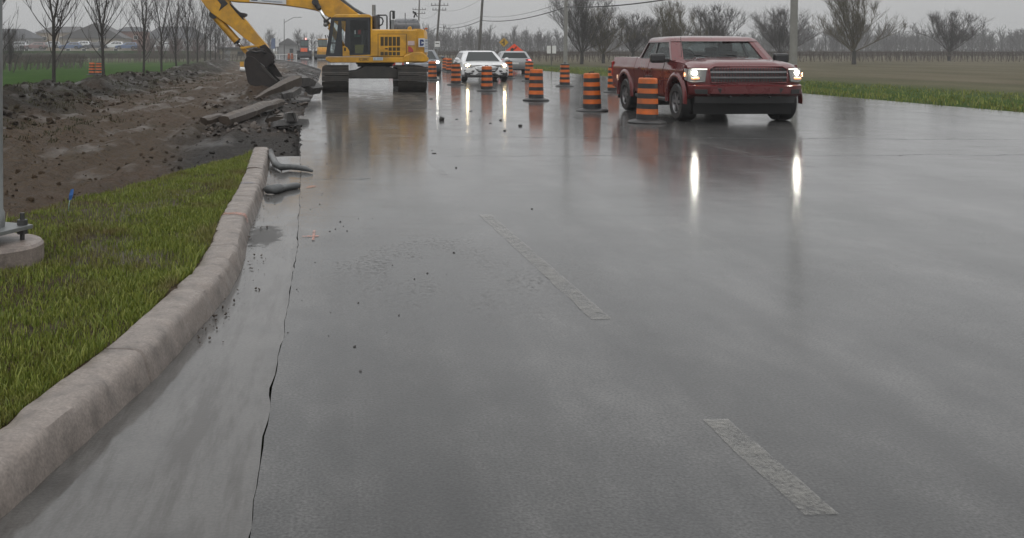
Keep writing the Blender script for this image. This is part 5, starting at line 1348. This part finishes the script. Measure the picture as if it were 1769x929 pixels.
MB().prism([B2(*p) for p in [(466, 94), (470, 90.5), (471.5, 92), (469, 96)]], 'y', .1, .4).build('lift_hook', M['bucket_steel'], sk_, bev=.01)
# bucket cylinder and linkage
a, b = E3(368, 25, DB), E3(418, 82, DB); yy = .25; a.y = b.y = yy
MB().tube([a, a.lerp(b, .80)], .155, 16).build('bucket_cylinder', Y, sk_, smooth='auto'); MB().tube([a.lerp(b, .8), a.lerp(b, .83)], .17, 16).build('cylinder_collar', M['hose_black'], sk_, smooth='auto')
MB().tube([a.lerp(b, .8), b], .075, 12).build('cylinder_rod', M['rod'], sk_, smooth=True); MB().lathe([(0, -.2), (.17, -.2), (.17, .2), (0, .2)], 14, 'y', (a.x, yy, a.z)).build('pin_boss', M['hose_black'], sk_, smooth='auto')
for yy in (-.10, .58):
    MB().prism([B2(*p) for p in [(415, 81.5), (418, 85), (436, 81.5), (447, 81), (447, 77.5), (432, 78.5)]], 'y', yy, yy+.06).build('tipping_link', Y, sk_, bev=.01)
MB().prism([B2(*p) for p in [(414, 82), (419, 80), (428, 88), (438, 94), (436, 98), (429, 97), (420, 90)]], 'y', .02, .5).build('bucket_link', Y, sk_, bev=.015)
# quick coupler: dark hardware between stick and bucket
cp = MB().prism([B2(*p) for p in [(425, 90), (440, 82), (456, 84), (472, 96), (471, 108), (460, 118), (440, 116), (427, 106)]], 'y', -.12, .64).build('coupler', M['bucket_steel'], ex, bev=.03)
MB().tube([E3(432, 87, 39.8), E3(442, 90, 39.6), E3(452, 88, 39.7), E3(458, 92, 39.8)], .05, 8).build('coupler_hose', M['hose_black'], cp, smooth=True)
MB().prism([B2(*p) for p in [(444, 111), (450, 108), (458, 114), (455, 119), (447, 117)]], 'y', -.135, -.115).build('worn_plate', M['galv'], cp, bev=.004)
# bucket: curved shell, side plates, lip and teeth
back = [(429, 96), (425, 103), (424, 112), (426, 122), (428, 132), (430, 141), (436, 147), (445, 151), (456, 154.5), (464, 154), (474, 149.5), (484, 144)]
inner = [(483, 142.5), (473, 147.5), (464, 151), (456, 151.5), (447, 148.5), (438, 144.5), (433, 139), (431, 131), (429.5, 122), (428, 112), (429, 104), (433, 98)]
yb0, yb1 = -.45, .95
bkt = MB().prism([B2(*p) for p in back + inner], 'y', yb0, yb1).build('bucket', M['bucket_steel'], ex, smooth='auto')
for yy in (yb0-.03, yb1-.03):
    MB().prism([B2(*p) for p in back[:-1] + [(480, 139), (470, 130), (462, 121), (455, 112), (447, 104), (438, 97)]], 'y', yy, yy+.05).build('side_plate', M['bucket_steel'], bkt, bev=.01)
    MB().prism([B2(*p) for p in [(452, 113), (456, 112), (463, 120.5), (471, 129.5), (482, 140), (479, 141.5), (468, 132), (460, 123)]], 'y', yy-.012, yy+.062).build('side_cutter', M['track_steel'], bkt, bev=.008)
# inside ear plate towards the coupler
MB().prism([B2(*p) for p in [(456, 104), (470, 99), (475, 106), (470, 113), (460, 112)]], 'y', .0, .5).build('bucket_ear', M['bucket_steel'], bkt, bev=.02)
MB().prism([B2(*p) for p in [(458, 113), (470, 108), (477, 119), (487, 134), (478, 133.5), (468, 128)]], 'y', yb1-.25, yb1-.18).build('far_side_plate', M['bucket_steel'], bkt)
for k in range(5):
    yy = lerp(yb0+.06, yb1-.18, k/4)
    MB().prism([B2(*p) for p in [(473, 150), (480, 143.5), (492, 141.5), (483, 147)]], 'y', yy, yy+.12).build('tooth', M['track_steel'], bkt, bev=.012)
# white board leaning by the far track
# ------------------------------------------------------------------ bare trees
M['bark_young'] = simple('young_bark', (.034, .030, .026), .8, var=.35, scale=7, bmp=.004); M['twig'] = simple('bare_twigs', (.040, .033, .030), .8, var=.3, scale=3)
M['bark_old'] = simple('old_bark', (.040, .036, .032), .85, var=.35, scale=5, bmp=.01); M['twig_old'] = simple('old_bare_twigs', (.050, .044, .040), .85, var=.3, scale=2); M['twig_olive'] = simple('budding_twigs', (.085, .072, .040), .85, var=.3, scale=2); M['twig_red'] = simple('reddish_twigs', (.085, .052, .045), .85, var=.3, scale=2)
def limb(m, p, d, L, r0, r1, rng, n=4, sides=4, curl=.10, up=.06):
    pts = [Vector(p)]; d = Vector(d).normalized(); rs = [r0]
    for i in range(n):
        d = (d + Vector((rng.uniform(-curl, curl), rng.uniform(-curl, curl), rng.uniform(-curl, curl)+up))).normalized()
        pts.append(pts[-1] + d*L/n); rs.append(lerp(r0, r1, (i+1)/n))
    m.tube(pts, rs, sides, False); return pts, d
def dirv(az, tilt): return Vector((math.cos(az)*math.sin(tilt), math.sin(az)*math.sin(tilt), math.cos(tilt)))
def sapling(seed, H=8.0, fork=2.4):
    rng = random.Random(seed); tr, cr = MB(), MB()
    pts, d = limb(tr, (0, 0, -.3), (0.01, 0, 1), fork+.3, .082, .062, rng, 5, 8, .02, 0)
    leaders = []
    for s in (-1, 1):
        az = rng.uniform(-.3, .3) + (0 if s > 0 else PI)
        lp, _ = limb(tr, pts[-1], dirv(az, .17), H-fork, .048, .008, rng, 9, 6, .05, .05); leaders.append(lp)
    spots = [(Vector((0, 0, z)), .05) for z in [.85, 1.1, 1.3, 1.5, 1.65, 1.8, 1.9, 2.0, 2.1, 2.2, 2.3, 2.4]]
    for lp in leaders:
        for i in range(1, 9):
            for k in range(3): spots.append((lp[i-1].lerp(lp[i], rng.random()), .04*(1-i/10)))
    for p, r in spots:
        az = rng.uniform(0, 2*PI); L = max(.5, 3.3*(1-p.z/(H*1.1)))*rng.uniform(.6, 1.05); t = rng.uniform(.55, .95)
        bp_, dd = limb(cr, p, dirv(az, t), L, max(.011, r*.5), .006, rng, 5, 4, .08, .12)
        for j in range(rng.randint(4, 8)):
            q = bp_[rng.randint(1, 4)].lerp(bp_[rng.randint(2, 5)], rng.random())
            tp, td = limb(cr, q, (dd + dirv(rng.uniform(0, 6.28), rng.uniform(.4, 1.4))*.75), L*rng.uniform(.25, .55), .0085, .0045, rng, 3, 3, .12, .08)
            if rng.random() < .5: limb(cr, tp[2], td + dirv(rng.uniform(0, 6.28), 1.2)*.6, L*.2, .0065, .004, rng, 2, 3, .1, .05)
    return tr, cr
def place_tree(pair, mats, name, label, loc, rz, s, group, cat='tree'):
    t = thing(name, label, cat, loc, rz, group); t.scale = s if hasattr(s, '__len__') else (s, s, s)
    for nm, me in zip(('trunk', 'crown'), pair):
        o = bpy.data.objects.new(nm, me); COL.objects.link(o); o.parent = t
    return t
def tree_meshes(pair, mats):
    out = []
    for nm, m, mt in zip(('trunk', 'crown'), pair, mats):
        o = m.build(nm, mt, smooth=True, recalc=False); out.append(o.data); bpy.data.objects.remove(o)
    return out
sap = [tree_meshes(sapling(20+i, 7.8+.4*i, (2.75, 2.5, 2.25)[i]), (M['bark_young'], M['twig'])) for i in range(3)]
ordn = ['first', 'second', 'third', 'fourth', 'fifth', 'sixth', 'seventh', 'eighth', 'ninth', 'tenth', 'eleventh', 'twelfth', 'thirteenth']
rowx = [(-34, 34), (93, 38.5), (179, 49), (248, 60.5), (279, 68.5), (305, 77), (325, 86), (341, 95), (354, 105), (364, 115), (372, 125), (379, 136), (385, 148)]
for i, (px, d) in enumerate(rowx):
    x = (px-PX0)*d/F; z = soil_z(x, d) if d < 140 else -.3
    lab = ('bare young tree at the left edge, only its branch tips in view' if i == 0 else
           ['', 'nearest full bare young tree with a forked trunk on the dirt berm', 'bare young tree just right of the two drums on the field'][i] if i < 3 else
           f'bare young tree on the dirt berm, {ordn[i-1]} of its row counted from the left')
    place_tree(sap[i % 3], None, 'bare_tree', lab, (x, d, min(z, .25)), [.2, 0, 2.9, 1.2, .1, 3.3, 2.2, .6, 1.9, 4, 5, 3, 1][i], [1, 1.0, 1.04, .98, 1.02, 1, 1, 1, 1, .95, 1, 1, 1][i], 'row of bare young trees on the berm')
def spreading(seed, H=7.5, W_=3.2, dens=1.0):
    rng = random.Random(seed); tr, cr = MB(), MB(); h0 = 1.25
    limb(tr, (0, 0, -.3), (0, 0, 1), h0+.3, .21, .17, rng, 4, 9, .03, 0)
    nl = 14; zc = .54*H; cz = H - zc
    def reach(p, d):   # distance to the crown's egg shaped outline
        q = Vector((p.x/W_, p.y/W_, (p.z-zc)/cz)); e = Vector((d.x/W_, d.y/W_, d.z/cz)); A = e.dot(e); B = 2*q.dot(e); C = q.dot(q)-1
        return max(.3, (-B + math.sqrt(max(0, B*B-4*A*C)))/(2*A))
    for i in range(nl):
        t = .06 + 1.02*((i+.5)/nl)**.85; az = 2.4*i + rng.uniform(-.3, .3); p0 = Vector((0, 0, h0 - rng.random()*.2)); d0 = dirv(az, t)
        L = reach(p0, d0)*rng.uniform(.82, 1.06)
        lp, ld = limb(cr, p0, d0, L, .058, .009, rng, 9, 5, .16, .015)
        for j in range(int(15*dens)):
            k = rng.randint(1, 8); q = lp[k].lerp(lp[k+1], rng.random()); dd = (lp[k+1]-lp[k]).normalized()
            bd0 = (dd + dirv(rng.uniform(0, 6.28), rng.uniform(.3, 1.5))*.9).normalized()
            bl = min(reach(q, bd0)*1.03, L*rng.uniform(.25, .5))
            bp_, bd = limb(cr, q, bd0, bl, .021*(1.15-k*.07), .008, rng, 4, 4, .18, .05)
            for n_ in range(int(8*dens)):
                k2 = rng.randint(0, 3); q2 = bp_[k2].lerp(bp_[k2+1], rng.random())
                tp, td = limb(cr, q2, bd + dirv(rng.uniform(0, 6.28), rng.uniform(.3, 1.6))*.9, max(.35, bl*rng.uniform(.3, .6)), .010, .006, rng, 2, 3, .22, .06)
                for r_ in range(3): limb(cr, tp[rng.randint(0, 1)].lerp(tp[2], rng.random()), td + dirv(rng.uniform(0, 6.28), 1.3)*.8, max(.3, bl*.3), .0075, .0045, rng, 1, 3, .1, .06)
    return tr, cr
sprd = [tree_meshes(spreading(51, 7.9, 4.7, 1.05), (M['bark_old'], M['twig_old'])), tree_meshes(spreading(57, 6.0, 4.2, .9), (M['bark_old'], M['twig_old'])), tree_meshes(spreading(63, 6.8, 4.1, .9), (M['bark_old'], M['twig_olive']))]
right = [(1005, 110, 0, (1.0, 1.0, 1.02), 'largest bare tree, right beside the thick utility pole'), (1042, 116, 2, (.95, .95, .93), 'bare tree second to the right of the thick utility pole'),
    (1093, 128, 1, (1.05, 1.0, .98), 'low bare tree behind the bed of the red pickup'), (1128, 150, 1, (1.1, 1.0, 1.0), 'bare tree directly behind the pickup cab roof'),
    (1166, 112, 2, (.88, .88, 1.0), 'round olive tinted bare tree above the windshield of the pickup'), (1232, 120, 1, (1.1, 1.1, 1.1), 'bare tree behind the hood of the pickup'),
    (1348, 133, 0, (1.05, 1.0, .86), 'wide bare tree left of the pole beyond the pickup'), (1475, 108, 2, (1.2, 1.1, 1.22), 'tallest olive tinted bare tree right of the pole beyond the pickup'),
    (1640, 140, 1, (1.2, 1.2, 1.1), 'bare tree at the far right end of the row')]
for i, (px, d, k, s, lab) in enumerate(right):
    place_tree(sprd[k], None, 'bare_tree', lab, ((px-PX0)*d/F, d, 0), i*2.1, s, 'bare trees beyond the right verge')
# blurred tree at the far left behind the vineyard posts
place_tree(sprd[1], None, 'bare_tree', 'small bare tree among the vineyard posts at the left edge', ((17-PX0)*96/F, 96, -.5), .7, (.42, .42, .66), None)

# far woods: many thin bare crowns read as one mass
def woods(name, seed, n, place, mat, hmin, hmax, twigs=26, r=.07):
    rng = random.Random(seed); m = MB()
    for i in range(n):
        x, y, z = place(rng); H = rng.uniform(hmin, hmax)*(.86 + .34*nz(x/y*9, seed))
        limb(m, (x, y, z), (rng.uniform(-.05, .05), 0, 1), H*.95, r*1.6, r*.4, rng, 3, 3, .05, 0)
        for k in range(twigs):
            t = rng.uniform(.2, .92); L = H*rng.uniform(.18, .38)*(1.25-t*.75)
            p = Vector((x, y, z + H*t*.9)); d = dirv(rng.uniform(0, 6.28), rng.uniform(.3, 1.25))
            q, dd = limb(m, p, d, L, r*.7, r*.35, rng, 2, 3, .2, .12)
            for s in range(3): limb(m, q[1].lerp(q[2], rng.random()), dd + dirv(rng.uniform(0, 6.28), 1.0)*.8, L*.55, r*.4, r*.22, rng, 1, 3, .1, .1)
    return tag(m.build(name, mat, recalc=False), kind='stuff')
M['far_twig'] = simple('far_bare_wood', (.060, .056, .054), .9, var=.3, scale=.4, obj=False)
def wr_(rng):
    px = rng.uniform(690, 1990); d = rng.uniform(300, 420); return ((px-PX0)*d/F, d, 0)
woods('distant_woods', 5, 430, wr_, M['far_twig'], 6.5, 11.8, 30, .10)
def wr2(rng):
    px = rng.uniform(425, 720); d = rng.uniform(300, 470); return ((px-PX0)*d/F, d, -.4)
woods('distant_woods', 6, 80, wr2, M['far_twig'], 5.0, 10.5, 26, .09)
def wr3(rng):
    px = rng.uniform(238, 425); d = rng.uniform(170, 250); return ((px-PX0)*d/F, d, -.45)
woods('distant_thicket', 7, 60, wr3, M['twig_red'], 4.0, 6.4, 26, .035)
def under(name, seed, n, pxr, dr, z0, h, mat):
    rng = random.Random(seed); m = MB()
    for i in range(n):
        px = rng.uniform(*pxr); d = rng.uniform(*dr); x = (px-PX0)*d/F; hh = h*rng.uniform(.5, 1.1)
        for k in range(5): limb(m, (x + rng.uniform(-.8, .8), d + rng.uniform(-.8, .8), z0), dirv(rng.uniform(0, 6.28), rng.uniform(.05, .6)), hh, .05, .02, rng, 2, 3, .15, 0)
    return tag(m.build(name, mat, recalc=False), kind='stuff')
under('undergrowth', 8, 1700, (690, 2000), (290, 400), 0, 6.5, M['far_twig'])
# vineyards: rows of vines right and left
M['vine'] = simple('bare_vines', (.070, .056, .045), .9, var=.4, scale=.6, obj=False)
def vineyard(name, seed, rows, z0):
    rng = random.Random(seed); m = MB()
    for (xa, ya, xb, yb, n) in rows:
        for i in range(n):
            t = i/n; x, y = lerp(xa, xb, t) + rng.uniform(-.25, .25), lerp(ya, yb, t)
            limb(m, (x, y, z0), (rng.uniform(-.2, .2), 0, 1), rng.uniform(.9, 1.5), .045, .03, rng, 2, 3, .1, 0)
            for k in range(3): limb(m, (x, y, z0 + rng.uniform(.5, 1.0)), (rng.uniform(-1, 1), rng.uniform(-.2, .2), rng.uniform(.1, .9)), rng.uniform(.5, 1.0), .022, .012, rng, 2, 3, .2, .05)
        for z in (.8, 1.2): m.tube([(xa, ya, z0+z), (xb, yb, z0+z)], .018, 3)
    return tag(m.build(name, mat_v, recalc=False), kind='stuff')
mat_v = M['vine']
vineyard('vineyard_rows', 9, [(14.5, 128+9*k, 120, 128+9*k, 150) for k in range(8)], 0)
vineyard('vineyard_rows', 10, [((-8-PX0)*d/F, d, (420-PX0)*d/F, d+6, 130) for d in (150, 165, 182, 200, 220)], -.45)
vineyard('vineyard_rows', 11, [((-25-PX0)*d/F, d, (105-PX0)*d/F, d+10, 34) for d in (98, 106, 115, 125, 137)], -.45)
M['post'] = simple('weathered_vine_post', (.045, .042, .036), .85, var=.3, scale=5)
pm = MB().tube([(-.25, 0, -.3), (.32, 0, 1.55)], [.06, .05], 8)
posts = [(5, 127), (26, 125.5), (47, 121.5), (66, 120), (84, 120), (100, 117.5), (108, 115.5), (115, 114.5), (129, 115), (142, 115)]
po = None
for i, (px, py) in enumerate(posts):
    if po is None: o = po = pm.build('vineyard_post', M['post'], smooth='auto')
    else: o = po.copy(); COL.objects.link(o)
    o.location = gp(px, py, -.48)
    tag(o, f'leaning wooden post at the head of the vineyard rows, {ordn[i]} from the left edge', 'post', 'leaning posts along the vineyard')
# ------------------------------------------------------------------ houses and parked cars far left
def house(label, px0, px1, pyr, pye, d, wall, roof, hip=True, side=1.0):
    x0, x1 = (px0-PX0)*d/F, (px1-PX0)*d/F; zr = EYE - (pyr-PY0)*d/F; ze = EYE - (pye-PY0)*d/F; w_ = x1-x0; dp = 11.0
    t = thing('house', label, 'house', ((x0+x1)/2, d, -.5), 0, 'houses beyond the vineyard'); zr += .5; ze += .5
    MB().box((0, dp/2, ze/2), (w_, dp, ze)).build('wall', wall, t)
    o = .5
    if hip: rf = MB().add([(-w_/2-o, -o, ze), (w_/2+o, -o, ze), (w_/2+o, dp+o, ze), (-w_/2-o, dp+o, ze), (-w_/2+w_*.22, dp/2, zr), (w_/2-w_*.22, dp/2, zr)], [(0, 1, 5, 4), (1, 2, 5), (2, 3, 4, 5), (3, 0, 4), (3, 2, 1, 0)])
    else: rf = MB().prism([(-w_/2-o, ze), (w_/2+o, ze), (w_/2*.1, zr)], 'y', -o, dp+o)
    rf.build('roof', roof, t)
    n = max(2, int(w_/4))
    for k in range(n):
        for z in ([ze*.35, ze*.75] if ze > 4.5 else [ze*.55]):
            f = MB().box((-w_/2 + w_*(k+.5)/n, -.03, z), (1.3, .10, 1.2)).build('window', M['white'], t); MB().box((-w_/2 + w_*(k+.5)/n, -.075, z), (1.1, .05, 1.0)).build('pane', M['glass'], f)
    return t
W_ = lambda n, c: simple(n, c, .85, var=.15, scale=.6); g1 = W_('dark_grey_shingles', (.062, .064, .070)); g2 = W_('grey_shingles', (.085, .083, .085)); w1 = W_('beige_siding', (.32, .26, .19)); w2 = W_('grey_siding', (.24, .24, .24)); w3 = W_('red_brick', (.19, .095, .070)); w4 = W_('tan_render', (.26, .23, .19))
house('dark roofed house at the far left behind the vineyard', -60, 58, 49, 66, 290, w2, g1)
house('beige house with a grey roof behind the nearest young tree', 62, 150, 45, 56, 300, w1, g2, True)
house('broad grey roofed house with a low gable right of the beige house', 104, 214, 39, 66, 285, w4, g2, False)
house('brick house with a flat dark roof line between two young trees', 200, 246, 45.5, 54, 295, w3, g1)
house('long low house behind the middle of the young tree row', 246, 352, 45, 66, 330, w2, g1)
sh_ = thing('shed', 'low tan farm shed with a flat grey roof left of the bucket', 'shed', ((404-PX0)*185/F, 185, -.4))
MB().box((0, 3, 1.1), (5.6, 6, 2.2)).build('wall', w4, sh_); MB().box((0, 3, 2.32), (7.0, 7.2, .26)).build('roof', g2, sh_); MB().box((-1.2, -.03, .95), (1.1, .08, 1.9)).build('door', w2, sh_); MB().box((1.3, -.03, 1.25), (1.2, .08, .8)).build('window', M['glass'], sh_)
hb = thing('house', 'faint grey roofed house behind the street light beyond the bucket', 'house', ((497-PX0)*260/F, 260, -.4), 0, 'houses beyond the vineyard')
MB().box((0, 4, 1.6), (4.6, 8, 3.2)).build('wall', w2, hb); MB().prism([(-3.0, 3.2), (3.0, 3.2), (0, 5.0)], 'y', -.4, 8.4).build('roof', g2, hb); MB().box((1, -.03, 1.7), (1, .1, 1.1)).build('window', M['glass'], hb)
# white rail fence across the green strip
fn = thing('rail_fence', 'pale rail fence across the green strip left of the loader', 'fence', ((490-PX0)*165/F, 165, -.15))
for z in (.95,): MB().box((0, 0, z), (4.6, .06, .10)).build('rail', M['white'], fn)
for k in range(4): MB().box((-2.2+1.46*k, .05, .45), (.10, .08, 1.0)).build('post', M['white'], fn)
car_cols = [((.55, .56, .58), 'white'), ((.06, .10, .20), 'blue'), ((.30, .31, .33), 'silver'), ((.05, .05, .06), 'black'), ((.16, .09, .085), 'dull red'), ((.60, .61, .62), 'white')]
SM = dict(SUV); 
def parked(px, py, d, ci, label, rz):
    col, cn = car_cols[ci]; mt = simple(f'parked_{cn}_paint'.replace(' ', '_'), col, .4, coat=.5); z = EYE - (py-PY0)*d/F
    S_ = dict(SUV); S_['mirror'] = mt
    t, X = car('parked_car', label, 'car', mt, ((px-PX0)*d/F, d, z), rz, S_); t['group'] = 'cars parked before the far houses'; t.scale = (1.05, 1.25, 1.0)
    return t
pz = 86
parked(28, 84, 235, 0, 'white car parked in front of the dark roofed house', R(95)); parked(62, 85, 232, 4, 'dull red car parked left of the nearest young tree', R(88)); parked(86, 83, 240, 2, 'silver car parked just left of the nearest young tree trunk', R(100))
parked(122, 85, 236, 1, 'blue car parked right of the nearest young tree trunk', R(92)); parked(140, 82, 250, 5, 'white car parked behind the blue car', R(85)); parked(163, 84.5, 238, 3, 'black car parked left of the second young tree', R(94))
parked(196, 83.5, 240, 5, 'white car parked right of the second young tree', R(90)); parked(219, 85, 236, 1, 'blue car parked before the brick house', R(96)); parked(286, 84, 245, 0, 'white car parked behind the fourth and fifth young trees', R(92))
# raised parking apron they stand on
tag(MB().box(((130-PX0)*240/F, 248, -.2), (60, 40, 2.9)).build('car_park', M['ground'], None), kind='structure')
# ------------------------------------------------------------------ rain haze
m = bpy.data.materials.new('rain_haze'); m.use_nodes = True; nt = m.node_tree; nt.nodes.clear()
o = node(nt, 'ShaderNodeOutputMaterial'); v = node(nt, 'ShaderNodeVolumePrincipled')
v.inputs['Color'].default_value = (.955, .96, .965, 1); v.inputs['Density'].default_value = .0008; v.inputs['Anisotropy'].default_value = 0.0
nt.links.new(v.outputs[0], o.inputs['Volume'])
hz = MB().box((0, 780, 8.0), (3500, 1700, 19)).build('haze', m); tag(hz, kind='stuff')
